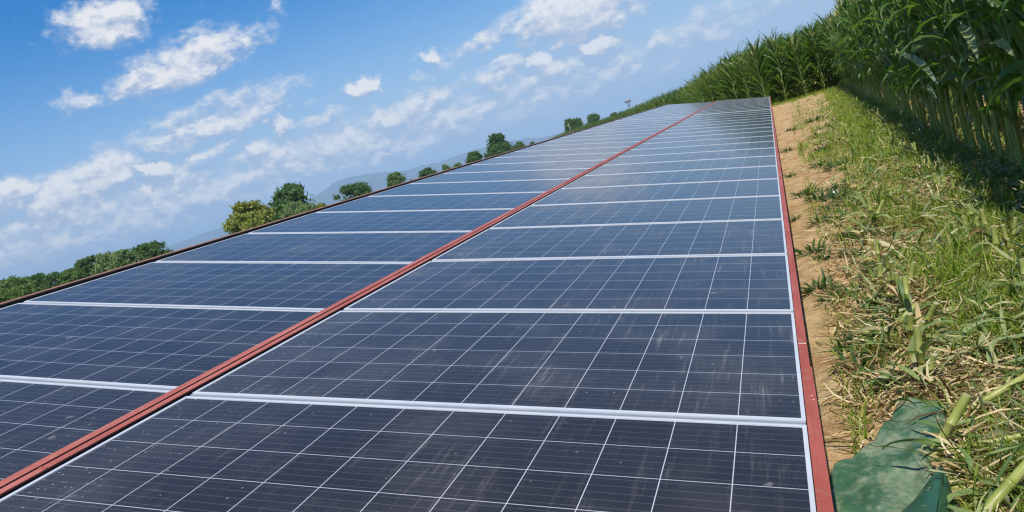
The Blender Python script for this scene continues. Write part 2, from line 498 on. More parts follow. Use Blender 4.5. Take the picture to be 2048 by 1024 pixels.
# ------------------------------------------------------------------ solar array
A = np.array([[0.976065, 0., 0.217479], [0., 1., 0.], [-0.217479, 0., 0.976065]])     # array axes in the world
T = np.array([1.82725807, -0.99374397, 0.87509482])
ORG = A @ (-T) + np.array([0, 0, CAM_H])
MR = Matrix(A.tolist()).to_4x4(); MR.translation = Vector(ORG)
AL = -0.0205
ML = MR @ Matrix.Translation((-2.0763, 0.1251, 0)) @ Matrix.Rotation(-AL, 4, 'Y')
N_PAN = 32


def panel_meshes():
    lip, dep = .0115, .036
    g = MB()
    g.box(0, PW, 0, PH, -.004, 0)
    glass = g.mesh("glass", MAT['glass'])
    f = MB()
    z0, z1 = -dep, .0022
    f.box(-lip, 0, -lip, PH + lip, z0, z1)
    f.box(PW, PW + lip * .8, -lip, PH + lip, z0, z1)
    f.box(0, PW, -lip, 0, z0, z1)
    f.box(0, PW, PH, PH + lip, z0, z1)
    frame = f.mesh("frame", MAT['alu'])
    j = MB()
    w = PITCH - PH - 2 * lip
    y0 = PH + lip
    j.box(-.0112, PW + .0085, y0 + .0005, y0 + w * .38, -.02, -.0015)
    j.box(-.0112, PW + .0085, y0 + w * .38, y0 + w * .62, -.02, -.006)
    j.box(-.0112, PW + .0085, y0 + w * .62, y0 + w - .0005, -.02, -.0005)
    joint = j.mesh("joint_strip", MAT['channel'])
    jb = MB()
    jb.box(-.008, PW + .006, y0 - .008, y0 + w + .02, .003, .008)
    wide = jb.mesh("joint_strip", MAT['alu'])
    return glass, frame, joint, wide


g_me, f_me, j_me, w_me = panel_meshes()
for side, MX, word in ((0, MR, "right-hand row beside the dirt strip"), (1, ML, "left-hand row behind the middle beams")):
    for k in range(-1, N_PAN):
        r = empty("solar_panel")
        r.matrix_world = MX @ Matrix.Translation((0, k * PITCH + .0027, 0))
        n_ = k + 2
        if n_ == 1: lb = "dark solar panel nearest the camera in the " + word
        elif k == N_PAN - 1: lb = "pale shining solar panel at the far end of the " + word
        else: lb = ("dusty dark" if k == 0 else "dark" if k < 6 else "grey reflecting") + " solar panel, " + ordinal(n_) + " from the camera in the " + word
        tag(r, lb, "solar panel", "solar panels of the " + ("right-hand" if side == 0 else "left-hand") + " row")
        for nm, me in (("glass", g_me), ("frame", f_me), ("joint_strip", w_me if k == 19 else j_me)):
            o = link(nm, me, r)

# ---- red steel: two parallel beams between the rows, trim on the right, rail on the left
Y0, Y1 = -1.0, 32.05


def steel(name, MX, label, cat, group, parts):
    root = empty(name); root.matrix_world = MX
    tag(root, label, cat, group, 'thing')
    for nm, fn, m_ in parts:
        b = MB(); fn(b)
        b.build(nm, m_, root)
    return root


steel("steel_beam", MR, "pale red steel beam between the panel rows, the one touching the left row", "beam", "red beams between the panel rows",
      [("top_flange", lambda b: b.box(-.112, -.079, Y0, Y1, -.004, .001), MAT['red_pale']),
       ("web", lambda b: b.box(-.114, -.109, Y0, Y1, -.13, -.0045), MAT['red']),
       ("gap_shade_strip", lambda b: b.box(-.1085, -.013, Y0, Y1, -.075, -.068), MAT['dark'])])  # dark strip added under the gap to stand for its shade
steel("steel_beam", MR, "pale red steel beam between the panel rows, the one beside the right row", "beam", "red beams between the panel rows",
      [("top_flange", lambda b: b.box(-.0675, -.0415, Y0, Y1, -.004, .001), MAT['red_pale']),
       ("web", lambda b: b.box(-.050, -.045, Y0, Y1, -.066, -.0045), MAT['dark']),  # web coloured near-black for the shade inside the gap
       ("weld", lambda b: [b.box(-.0685, -.0410, y, y + .006, .0012, .0026) for y in (.45, 2.42, 5.4, 8.4, 11.5, 14.6)], MAT['red'])])
segs = [(-1.0, 1.375), (1.38, 3.28), (3.285, 6.2), (6.205, 9.2), (9.205, 12.2), (12.205, 15.2), (15.205, 18.2), (18.205, 21.2), (21.205, 24.2), (24.205, 28.2), (28.205, 32.05)]
for i, (a, b_) in enumerate(segs):
    x1 = 1.9345 + (.004 if i == 0 else 0)
    x0 = 1.9075
    zt = .004 + (.003 if i == 0 else 0)
    lab = ("dark red edge trim piece nearest the camera beside the green tarp" if i == 0 else
           "dark red edge trim piece with a chipped weld behind the nearest one" if i == 1 else
           "farthest dark red edge trim piece ending at the corn" if i == len(segs) - 1 else
           "dark red edge trim piece, " + ordinal(i + 1) + " from the camera along the dirt strip")
    root = steel("edge_trim", MR, lab, "trim", "red trim pieces along the right edge",
                 [("rail", lambda b, a=a, b_=b_, x0=x0, x1=x1, zt=zt: (b.box(x0, x1, a, b_, -.012, zt), b.box(x1 - .004, x1 - .0005, a, b_, -.075, -.0125)), MAT['red'])])
    # legs down to the soil, under the trim
    b = MB()
    yy = (a + b_) / 2
    b.box(x0 + .002, x0 + .022, yy - .02, yy + .02, -.50, -.0125)
    b.build("post", MAT['red'], root)
    if i in (0, 1, 2, 3):
        b = MB()
        r2 = np.random.default_rng(40 + i)
        for q in range(2):
            yy = r2.uniform(a + (1.6 if i == 0 else .05), b_ - .03); xx = r2.uniform(x0 + .001, x1 - .008)
            b.box(xx, xx + r2.uniform(.002, .006), yy, yy + r2.uniform(.003, .012), zt + .0003, zt + .0008)
        if i: b.box(x0 + .001, x1 - .002, b_ - .006 if i != 1 else a + .215, b_ if i != 1 else a + .221, zt + .0003, zt + .0012)
        b.build("paint_chip", MAT['scuff'], root)
steel("edge_rail", ML, "thin rusty rail along the high left edge of the panels", "rail", None,
      [("top_flange", lambda b: b.box(-.130, -.100, Y0 - .12, Y1 + 2.2 - .12, -.01, .004), MAT['rust']),
       ("web", lambda b: b.box(-.100, -.096, Y0 - .12, Y1 + 2.2 - .12, -.14, -.002), MAT['dark']),  # dark face paints the shaded gap beside the left panels
       ("post", lambda b: [b.box(-.128, -.101, y - .02, y + .02, -1.2, -.0105) for y in range(1, 33, 4)], MAT['rust'])])

# ------------------------------------------------------------------ ground
ROWS = [(.125, .0490), (.675, .0560), (1.36, .0400)]        # x = a + b*y: two cut rows, then the standing field edge


def rowx(i, y):
    if i < 3: return ROWS[i][0] + ROWS[i][1] * y
    return ROWS[2][0] + ROWS[2][1] * y + .75 * (i - 2)


def gz(x, y):
    x = np.asarray(x, float); y = np.asarray(y, float)
    z = (vnoise(x * 2.1 + 9, y * 2.1, 1) - .5) * .06 + (vnoise(x * 6.3, y * 6.3 + 3, 2) - .5) * .045 + (vnoise(x * 17, y * 17, 3) - .5) * .022
    for i in range(3):
        z = z + .035 * np.exp(-((x - rowx(i, y)) / .16) ** 2)
    near = np.clip(1 - np.abs(y - 15) / 45, 0, 1) * np.clip(1 - np.abs(x) / 30, 0, 1)
    a = np.clip((-.3 - x) / 5.5, 0, 1); b = np.clip((y - 34) / 9, 0, 1)
    dip = .48 * a * a * (3 - 2 * a) * b * b * (3 - 2 * b)
    return z * np.clip(near * 3, 0, 1) - .01 - dip


def axis(*parts):
    return np.unique(np.concatenate([np.arange(a, b, s) for a, b, s in parts]))


gxs = np.unique(np.concatenate([-np.geomspace(3, 15500, 30), np.arange(-3, -.4, .3), np.arange(-.4, 2.6, .028), np.arange(2.6, 7, .3), np.geomspace(7, 7800, 30)]))
gys = np.unique(np.concatenate([-np.geomspace(2, 2900, 12), np.arange(-2, 1, .3), np.arange(1, 7, .03), np.arange(7, 14, .06), np.arange(14, 40, .16), np.geomspace(40, 15700, 40)]))
XX, YY = np.meshgrid(gxs, gys)
ZZ = gz(XX, YY)
nx, ny = len(gxs), len(gys)
idx = np.arange(nx * ny).reshape(ny, nx)
F = np.stack([idx[:-1, :-1], idx[:-1, 1:], idx[1:, 1:], idx[1:, :-1]], -1).reshape(-1, 4)


def ground_mat():
    m, t, out = mat("dry_field_soil")
    g = t.nodes.new('ShaderNodeNewGeometry')
    p = g.outputs['Position']
    n1_ = noise(t, 1.3, 6, .6, p)
    n2_ = noise(t, 14, 6, .65, p)
    n3_ = noise(t, 90, 3, .6, p)
    c = ramp(t, n2_, [(.28, (.33, .21, .095)), (.48, (.58, .405, .20)), (.70, (.72, .55, .31))])
    c = mixc(t, mapr(t, n1_, .40, .66), c, mixc(t, n3_, (.47, .29, .13, 1), (.64, .46, .25, 1)))
    c = mixc(t, mth(t, 'MULTIPLY', mapr(t, n3_, .58, .70), .6), c, (.17, .10, .05, 1))
    c = mixc(t, mth(t, 'MULTIPLY', mapr(t, noise(t, 4.2, 5, .7, p), .46, .64), .75), c, (.36, .19, .075, 1))
    c = mixc(t, mth(t, 'MULTIPLY', mapr(t, noise(t, 45, 3, .6, p), .58, .70), .45), c, (.66, .54, .34, 1))
    # far country: dry and green fields
    s = N(t, 'ShaderNodeSeparateXYZ', ins={0: p})
    far = mapr(t, s.outputs[1], 45, 90)
    left = mapr(t, s.outputs[0], -6, -14)
    far = mth(t, 'MAXIMUM', far, left)
    fv = N(t, 'ShaderNodeTexVoronoi', ins={'Vector': p, 'Scale': .006})
    fc = ramp(t, N(t, 'ShaderNodeSeparateColor', ins={0: fv.outputs['Color']}).outputs[0], [(.0, (.10, .13, .035)), (.45, (.20, .19, .08)), (.8, (.36, .29, .17))])
    c = mixc(t, far, c, fc)
    b = N(t, 'ShaderNodeBsdfPrincipled', ins={'Base Color': c, 'Roughness': .95, 'Specular IOR Level': .15})
    bp = N(t, 'ShaderNodeBump', ins={'Strength': 1.0, 'Distance': .05, 'Height': mth(t, 'ADD', n2_, mth(t, 'MULTIPLY', n3_, .4))})
    t.links.new(bp.outputs[0], b.inputs['Normal'])
    t.links.new(b.outputs[0], out.inputs[0])
    return m


tag(link("ground", mesh_np("ground", np.stack([XX, YY, ZZ], -1).reshape(-1, 3), F, ground_mat(), True)), "dry brown field soil", None, None, 'structure')

# ------------------------------------------------------------------ corn
MAT['corn_leaf'] = leaf_mat("corn_leaf", [(0, (.050, .110, .020)), (.45, (.088, .170, .032)), (.85, (.135, .225, .050)), (1, (.25, .29, .08))], .48, .38, .5)
MAT['stalk'] = leaf_mat("corn_stalk", [(0, (.15, .22, .05)), (.6, (.30, .38, .09)), (1, (.52, .52, .17))], .12, .4, .4, 3.0)
MAT['tassel'] = leaf_mat("corn_tassel", [(0, (.38, .34, .12)), (1, (.52, .47, .20))], .2, .7, .2)
MAT['dryleaf'] = leaf_mat("dry_corn_leaf", [(0, (.20, .19, .07)), (.6, (.33, .30, .14)), (1, (.20, .25, .08))], .35, .6, .25)
MAT['husk'] = leaf_mat("corn_husk", [(0, (.14, .21, .06)), (1, (.24, .29, .10))], .15, .5, .3)


def corn_parts(seed, seg=8, nl=13, lod=False, style='wall'):
    """stalk, foliage, tassel and ear of one plant as pieces"""
    r = np.random.default_rng(seed)
    H = r.uniform(2.05, 2.3)
    lean = r.uniform(-.035, .035, 2)
    ctr = lambda z: np.stack([lean[0] * z + .012 * np.sin(z * 3 + seed), lean[1] * z + .012 * np.cos(z * 2.6), z], -1)
    nz = 6 if lod else 15
    zs = np.linspace(-.03, H, nz)
    st = MB()
    rad = (.0155 if style == 'wall' else .014) * (1 - .62 * zs / H) * (1 + (0 if lod else .13) * (np.arange(nz) % 2))
    st.tube(ctr(zs), rad, 4 if lod else 7, cap=False)
    fo = MB()
    z_lo = (.25 if lod else .45) if style == 'wall' else .12
    zl = np.linspace(z_lo, H - .03, nl) + r.uniform(-.04, .04, nl)
    keep = r.random(nl) > ((np.clip(.80 - zl * .50, .12, .6) if not lod else np.clip(.2 - zl * .1, 0, .2)) if style == 'wall' else np.clip(.12 - zl * .1, 0, .1))
    plane = r.uniform(-.5, .5)
    azs = plane + np.where(np.arange(nl) % 2, PI, 0) + r.normal(0, .45, nl)
    u = zl / H
    s = np.linspace(0, 1, seg + 1)
    if style == 'wall':                                     # older blades, hanging close to the stalk
        L = (.34 + .30 * np.sin(np.clip(u, 0, 1) * PI * .9 + .2)) * r.uniform(.8, 1.2, nl)
        Wd = .080 * (.65 + .35 * np.sin(u * PI)) * r.uniform(.8, 1.15, nl)
        el0 = np.radians(r.uniform(72, 88, nl))
        bend = np.radians(np.where(r.random(nl) < .50 + .5 * (u - .5), r.uniform(8, 45, nl), r.uniform(150, 178, nl)))
    else:                                                   # young open fountain of arching blades
        L = (.58 + .60 * np.sin(np.clip(u, 0, 1) * PI * .86 + .25)) * r.uniform(.85, 1.1, nl)
        Wd = .098 * (.6 + .4 * np.sin(u * PI)) * r.uniform(.85, 1.1, nl)
        el0 = np.radians(r.uniform(60, 76, nl) + 8 * u)
        bend = np.radians(r.uniform(45, 105, nl) * (1.16 - .78 * u))
    prof = np.clip(np.minimum(.45 + 2.6 * s, 1.0) * np.clip((1 - s) * 1.75, 0, 1) ** .75, .02, 1)
    V, F_ = strips(ctr(zl)[keep], azs[keep], el0[keep], bend[keep], L[keep], Wd[keep], seg, prof, fold=0 if lod else .28,
                   roll=r.normal(0, .55, nl)[keep], wave=0 if lod else .10, side_bend=r.normal(0, .4, nl)[keep])
    fo.add(V, F_)
    dl = MB()
    if not lod:       # dry hanging leaves low on the stalk
        nd = int(r.integers(0, 3))
        nd_ = nd
        V, F_ = strips(ctr(r.uniform(.15, .95, nd)), r.uniform(0, 6.28, nd), np.radians(r.uniform(30, 75, nd)), np.radians(r.uniform(120, 165, nd)),
                       r.uniform(.25, .5, nd), .040, seg, prof, fold=.3, roll=r.normal(0, .8, nd))
        if nd: dl.add(V, F_)
    ta = MB()
    nb = 5 if lod else 9
    top = np.repeat(ctr(np.array([H - .02])), nb, 0) + np.stack([np.zeros(nb), np.zeros(nb), r.uniform(0, .12, nb)], -1)
    V, F_ = strips(top, r.uniform(0, 6.28, nb), np.radians(r.uniform(60, 88, nb)), np.radians(r.uniform(0, 45, nb)), r.uniform(.16, .30, nb), .013 if not lod else .018, 3,
                   np.array([.6, 1, .9, .4]))
    ta.add(V, F_)
    ea = MB()
    for q in range(1 + int(r.random() > .5)):
        z0 = r.uniform(.85, 1.15); a = r.uniform(0, 6.28); b0 = ctr(np.array([z0]))[0]
        d = np.array([math.cos(a) * .42, math.sin(a) * .42, .9])
        ea.tube([b0 + d * q_ for q_ in (.0, .05, .12, .19, .24)], [.008, .021, .026, .019, .005], 6, cap=False)
    return st, fo, ta, ea, dl


variants = {'wall': [], 'front': []}
for style, nl_ in (('wall', 15), ('front', 17)):
    for i in range(8):
        st, fo, ta, ea, dl = corn_parts(100 + i, nl=nl_, style=style)
        variants[style].append([("stalk", st.mesh("stalk", MAT['stalk'], True)), ("foliage", fo.mesh("foliage", MAT['corn_leaf'], True)),
                                ("tassel", ta.mesh("tassel", MAT['tassel'])), ("ear", ea.mesh("ear", MAT['husk'], True)), ("dry_leaves", dl.mesh("dry_leaves", MAT['dryleaf'], True) if dl.n else None)])


def place_corn(x, y, rz, sc, label, group, tilt=(0, 0), style='wall'):
    r = empty("corn_plant", (x, y, float(gz(x, y)) - .01))
    r.rotation_euler = (tilt[0], tilt[1], rz); r.scale = (sc, sc, sc)
    tag(r, label, "corn plant", group)
    for nm, me in random.choice(variants[style]):
        if me: link(nm, me, r)
    LAST[0] = r


WALL_L = "tall green corn plant in the shaded field edge along the right"
FRONT_L = "sunlit tall corn plant in the field front beyond the far end of the panels"


def wallpt(px, py, off):
    d = ray(px, py)                                         # where the sight line meets a plane that far out from the first row
    t = (ROWS[2][0] - off) / (d[0] - ROWS[2][1] * d[1])
    return np.array([0, 0, CAM_H]) + d * t


def bent_leaf(path, off, width, label):
    P_ = np.array([wallpt(px, py, off + q) for (px, py), q in zip(path, np.linspace(-.10, .10, len(path)))])
    q = np.linspace(0, 1, len(path)); qq = np.linspace(0, 1, 14)
    C_ = np.stack([np.interp(qq, q, P_[:, k]) for k in range(3)], -1)
    C_ = C_ + np.array([0, 0, .035]) * np.sin(qq * PI)[:, None]
    tg = np.gradient(C_, axis=0); tg /= np.linalg.norm(tg, axis=1)[:, None]
    nrm = np.array(sv) * .8 + np.array([-.35, -.45, .2])
    sd = np.cross(tg, nrm); sd /= np.linalg.norm(sd, axis=1)[:, None]
    up_ = np.cross(sd, tg)
    w = width * .5 * np.clip(np.minimum(.5 + 2 * qq, 1) * np.clip((1 - qq) * 2.2, 0, 1) ** .7, .04, 1)[:, None]
    wob = (np.sin(qq * 22) * .12 * width)[:, None]
    V = np.stack([C_ - sd * w + up_ * (w * .3 + wob), C_, C_ + sd * w + up_ * (w * .3 - wob)], 1).reshape(-1, 3)
    i = np.arange(13)[:, None] * 3 + np.arange(2)[None]
    F = np.stack([i, i + 1, i + 4, i + 3], -1).reshape(-1, 4)
    y = P_[0][1] + .05; x = rowx(2, y)
    place_corn(x, y, .2, 1.05, label, "corn plants with a leaf bent over the path", (0, 0))
    root = LAST[0]
    root.rotation_euler = (0, 0, 0); root.scale = (1, 1, 1)
    o = link("leaf", mesh_np("leaf", V - np.array(root.location), F, MAT['lit_leaf'], True), root)
    o['label'] = "pale leaf bent out into the sun"


LAST = [None]
MAT['lit_leaf'] = leaf_mat("sunlit_corn_leaf", [(0, (.20, .27, .10)), (.5, (.28, .35, .15)), (1, (.36, .42, .21))], .35, .4, .5, 30.0)  # leaf green lightened to carry the sun on the bent leaves
bent_leaf([(1803, 108), (1822, 120), (1850, 140), (1876, 168)], .30, .075, "corn plant with one long pale leaf bent out over the shaded grass")
bent_leaf([(1845, 173), (1857, 183), (1874, 198)], .30, .060, "corn plant with a short pale leaf hanging below the long bent one")
bent_leaf([(1918, 52), (1932, 68), (1945, 90), (1956, 118)], .22, .070, "corn plant with a pale drooping leaf high up near the frame's right edge")
bent_leaf([(1984, 86), (2002, 97), (2028, 112)], .22, .062, "corn plant with a broad pale leaf pointing right near the frame edge")
rest = []
y = 2.2
nwall = 0
while y < 35.2:                                             # first row of the wall
    x = rowx(2, y) + rng.normal(0, .035)
    if nwall < 160:
        place_corn(x, y, rng.uniform(0, 6.28), rng.uniform(.92, 1.15), WALL_L, "corn plants of the right field edge", (rng.normal(0, .05), rng.normal(0, .05)))
        nwall += 1
    else: rest.append((x, y))
    y += rng.uniform(.10, .17)
for i in range(3, 11):                                      # rows behind it
    y = 2.0
    while y < 36:
        if i == 3 and 5 < y < 9.5:
            place_corn(rowx(i, y) + rng.normal(0, .03), y, rng.uniform(0, 6.28), rng.uniform(.98, 1.12), WALL_L, "corn plants of the right field edge", (rng.normal(0, .03), rng.normal(0, .03)))
        else: rest.append((rowx(i, y) + rng.normal(0, .03), y))
        y += rng.uniform(.11, .19)
# the field front beyond the array: rows run away from us; its left boundary recedes
nfront = 0
BX = [-120, -59, -30.7, -20.8, -12.1, -8.8, -6.4, -4.2, -2.5, -.9, -.3]
BY = [430, 226, 144, 116, 83, 69, 59, 47, 42, 37.5, 35.2]
row_xs = [rowx(2, 36) - .76 * k for k in range(0, 46)] + [rowx(2, 36) + .76 * k for k in range(1, 8)]
for x0 in row_xs:
    y0 = float(np.interp(x0, BX, BY))
    y0 += rng.uniform(-.25, .25)
    n_deep = 40 if x0 > -3 else 26
    yy = y0
    for q in range(n_deep):
        x = x0 + (yy - 36) * .04 + rng.normal(0, .03)
        if q < 6 and x0 > -7.5 and nfront < 110 and x0 < rowx(2, 36) + 1:
            place_corn(x, yy, rng.uniform(-.45, .45) + (PI if rng.random() < .5 else 0), rng.uniform(.95, 1.12), FRONT_L, "corn plants of the far field front", (rng.normal(0, .02), rng.normal(0, .02)), 'front')
            nfront += 1
        else: rest.append((x, yy))
        yy += rng.uniform(.13, .22) * (1 if q < 12 else 2.4)
for q in range(2200):                                       # the thin far end of that boundary
    x0 = -8 - rng.random() ** 1.4 * 110
    y0 = float(np.interp(x0, BX, BY)) + rng.uniform(0, 9)
    rest.append((x0 + rng.uniform(-.4, .4), y0))
for q in range(420):                                        # plants filling in behind the far front
    rest.append((rng.uniform(-2, 5.2), rng.uniform(40.5, 48)))
lods = [corn_parts(300 + i, seg=4, nl=18, lod=True, style='wall') for i in range(5)] + [corn_parts(320 + i, seg=4, nl=19, lod=True, style='front') for i in range(5)]
packs = [[(np.concatenate(p.V), np.concatenate(p.F)) for p in l[:3]] for l in lods]
acc_ = {"leaf": MB(), "stalk": MB(), "tassel": MB()}
for (x, y) in rest:
    pk = packs[random.randrange(5) + (5 if y > 34.5 else 0)]; a = rng.uniform(0, 6.28) if y < 34.5 else rng.normal(0, .35) + PI * (rng.random() < .5); sc = rng.uniform(.95, 1.12)
    ca, sa = math.cos(a) * sc, math.sin(a) * sc
    Rz = np.array([[ca, -sa, 0], [sa, ca, 0], [0, 0, sc]])
    o = np.array([x, y, float(gz(x, y)) - .01])
    for key, (V, F_) in zip(("stalk", "leaf", "tassel"), pk[:3]):
        acc_[key].add(V @ Rz.T + o, F_)
root = acc_["leaf"].build("corn_field", MAT['corn_leaf'], None, True)
tag(root, "dense green corn field behind the first plants", "corn field", None, 'stuff')
acc_["stalk"].build("stalk", MAT['stalk'], root, True)['kind'] = 'stuff'
acc_["tassel"].build("tassel", MAT['tassel'], root)['kind'] = 'stuff'

# ------------------------------------------------------------------ distant trees
def tree_mat(name, a, b, c): return leaf_mat(name, [(0, tuple(1.6 * v for v in a)), (.5, tuple(1.6 * v for v in b)), (1, tuple(1.6 * v for v in c))], .42, .6, .2)


MAT['tree_dark'] = tree_mat("tree_foliage_dark", (.030, .060, .016), (.060, .110, .028), (.105, .165, .045))
MAT['tree_mid'] = tree_mat("tree_foliage_mid", (.045, .080, .020), (.085, .135, .036), (.145, .200, .060))
MAT['tree_olive'] = tree_mat("tree_foliage_olive", (.090, .112, .022), (.185, .200, .042), (.275, .275, .075))
MAT['tree_sage'] = tree_mat("tree_foliage_sage", (.070, .105, .038), (.130, .175, .068), (.205, .250, .110))
MAT['bark'] = simple_mat("bark", (.12, .085, .055), rough=.9, var=.4, scale=6)


def tree(px, py_top, wpx, dist, m_, label, shape=0, seed=0, group="trees beyond the panels", name="tree"):
    """px,py_top: top of the crown in the photo; wpx: crown width in px; stands on the ground at that distance"""
    r = np.random.default_rng(seed)
    d = ray(px, py_top)
    hd = math.hypot(d[0], d[1])
    x, y = d[0] / hd * dist, d[1] / hd * dist
    H = CAM_H + d[2] / hd * dist
    Wc = wpx / FPX * dist
    root = empty(name, (x, y, 0)); tag(root, label, "tree" if name == "tree" else "bush", group)
    nl = 7 if shape == 0 else 9
    lob = []
    cb = H * .04                                            # these crowns reach down to the ground
    for i in range(int(18 + 12 * Wc / max(H, 1))):
        u = r.random()
        zz = cb + (H - cb) * (.14 + .74 * u)
        if shape == 1: rad = Wc * .5 * (1.05 - .75 * u)      # broad below, pointed above
        else: rad = Wc * .5 * math.sqrt(max(.08, 1 - (1.45 * (u - .34)) ** 2)) * .84
        a = r.uniform(0, 6.28); q = r.random() ** .5 * rad
        s_ = (.13 + .14 * r.random()) * min(Wc, H) * (1.1 - .35 * u)
        lob.append((math.cos(a) * q, math.sin(a) * q, min(zz, H - s_ * .75), s_))
    if shape == 1:
        for i in range(6):
            lob.append((r.normal(0, Wc * .13), r.normal(0, Wc * .13), H * r.uniform(.72, .94), .09 * H))
    n = int(np.clip(900 * len(lob) ** .6, 4200, 9000))
    li = r.integers(0, len(lob), n); Lb = np.array(lob)[li]
    v = r.normal(size=(n, 3)); v /= np.linalg.norm(v, axis=1)[:, None]
    v[:, 2] = np.where(v[:, 2] < -.5, -v[:, 2], v[:, 2])
    rr = Lb[:, 3] * r.uniform(.45, 1.0, n) ** .6 * (1 + .34 * r.normal(size=n).clip(-1, 2))
    Pn = Lb[:, :3] + v * rr[:, None] * np.array([1, 1, .82])
    ns = int(60 + 30 * Wc / max(H, 1)); k_ = 9                  # leafy shoots that break the outline
    li = r.integers(0, len(lob), ns); Ls = np.array(lob)[li]
    dv = r.normal(size=(ns, 3)) * .8 + np.array([0, 0, .9 if shape == 1 else .5]); dv /= np.linalg.norm(dv, axis=1)[:, None]
    st0 = Ls[:, :3] + dv * Ls[:, 3:4] * .7
    tt = np.linspace(0, 1, k_)[None, :, None] * (H * r.uniform(.07, .19, ns))[:, None, None]
    sh = (st0[:, None] + (dv * .75 + np.array([0, 0, .3]))[:, None] * tt + r.normal(0, .012 * H, (ns, k_, 3))).reshape(-1, 3)
    Pn = np.concatenate([Pn, sh]); v = np.concatenate([v, np.repeat(dv, k_, 0)])
    ok = (Pn[:, 2] > .05) & (Pn[:, 2] < H * 1.03)
    Pn, v = Pn[ok], v[ok]; n = len(Pn)
    size = np.clip(.046 * min(H, Wc), .12, .45) * r.uniform(.5, 1.35, n)
    nr = v + r.normal(0, .55, (n, 3)); nr /= np.linalg.norm(nr, axis=1)[:, None]
    up = r.normal(size=(n, 3)); t1 = np.cross(nr, up); t1 /= np.linalg.norm(t1, axis=1)[:, None]; t2 = np.cross(nr, t1)
    a = t1 * size[:, None]; b = t2 * (size * .55)[:, None]
    V = np.stack([Pn - a, Pn - b * .9, Pn + a, Pn + b], 1).reshape(-1, 3)
    F_ = np.arange(4 * n).reshape(n, 4)
    link("crown", mesh_np("crown", V, F_, m_), root)
    tr = MB()
    tr.tube([(0, 0, -.2), (.05, .03, H * .2), (r.normal(0, .15), r.normal(0, .15), H * .45), (r.normal(0, .3), r.normal(0, .3), H * .75)],
            [H * .035, H * .028, H * .019, H * .006], 7)
    for i in range(6):
        z0 = H * r.uniform(.16, .5); q = lob[r.integers(0, len(lob))]
        tr.tube([(0, 0, z0), (q[0] * .45, q[1] * .45, z0 + (q[2] - z0) * .6), (q[0] * .8, q[1] * .8, max(q[2], z0))], [H * .014, H * .009, H * .004], 5)
    tr.build("trunk", MAT['bark'], root, True)


D_, M_, O_, G_ = MAT['tree_dark'], MAT['tree_mid'], MAT['tree_olive'], MAT['tree_sage']
HG = "hedge trees at the left edge"
tree(18, 556, 60, 140, M_, "low mid-green bush at the far left end of the hedge", 0, 1, HG, "bush")
tree(62, 552, 70, 150, D_, "dark low hedge bush, second from the left edge", 0, 2, HG, "bush")
tree(112, 545, 60, 145, D_, "dark ragged hedge bush, third from the left edge", 0, 3, HG, "bush")
tree(40, 572, 110, 118, M_, "pale green bush in front of the hedge's left end", 0, 31, HG, "bush")
tree(168, 518, 56, 150, D_, "dark hedge tree with upright pointed twigs", 1, 4, HG)
tree(140, 538, 50, 140, M_, "mid-green hedge bush left of the tree with pointed twigs", 0, 32, HG, "bush")
tree(205, 506, 52, 140, G_, "grey-green hedge tree with a loose pale crown", 0, 5, HG)
tree(240, 502, 62, 135, G_, "pale sage bush between the loose tree and the round tree", 0, 6, HG, "bush")
tree(293, 487, 98, 140, D_, "round dark green tree at the right end of the hedge", 0, 7, HG)
tree(488, 402, 92, 120, O_, "yellow-green willow-like tree beside the large dark tree", 0, 8)
tree(574, 371, 108, 150, D_, "large dark green tree behind a paler bush", 1, 9)
tree(585, 405, 84, 128, G_, "rounded sage-green bush in front of the large dark tree", 0, 10, None, "bush")
tree(636, 408, 40, 130, O_, "small yellowish bush right of the large dark tree", 0, 11, None, "bush")
tree(703, 367, 92, 190, D_, "wide dark green tree against the foot of the mountain", 0, 12)
tree(787, 346, 40, 200, M_, "compact green tree standing alone under the mountain", 0, 13)
tree(822, 359, 14, 240, D_, "tiny dark bush between two round trees under the mountain", 0, 14, None, "bush")
tree(850, 337, 40, 230, D_, "small round dark tree right of the tiny bush", 0, 15)
tree(888, 329, 20, 240, G_, "small pale grey-green tree with a thin crown", 0, 16)
tree(913, 326, 22, 230, M_, "small low green bush right of the pale thin tree", 0, 17, None, "bush")
tree(945, 304, 36, 240, D_, "dark tree leaning against the tall tree's left side", 0, 18)
tree(990, 268, 50, 240, D_, "tall dark tree with an uneven pointed crown", 1, 19)
tree(1035, 283, 30, 250, M_, "round green tree just right of the tall pointed tree", 0, 20)
tree(1063, 284, 12, 420, D_, "tiny distant dark shrub right of the round tree", 0, 21, None, "bush")
tree(1141, 236, 36, 300, D_, "round dark tree with a pale pole in front", 0, 22)
tree(1183, 228, 30, 360, D_, "round dark tree right of the one with the pole", 0, 23)
tree(1226, 225, 17, 480, D_, "low dark bush on the skyline left of the antenna mast", 0, 24, None, "bush")
tree(1243, 222, 14, 520, D_, "flat dark bush at the foot of the antenna mast", 0, 25, None, "bush")

# ------------------------------------------------------------------ poles and mast
MAT['wood'] = simple_mat("weathered_wood", (.30, .25, .19), rough=.9, var=.3, scale=5)
MAT['galv'] = simple_mat("galvanised_steel", (.34, .37, .40), rough=.5, metal=.3, var=.15, scale=5)


def stand(px, py, dist):
    d = ray(px, py); hd = math.hypot(d[0], d[1])
    return d[0] / hd * dist, d[1] / hd * dist, CAM_H + d[2] / hd * dist


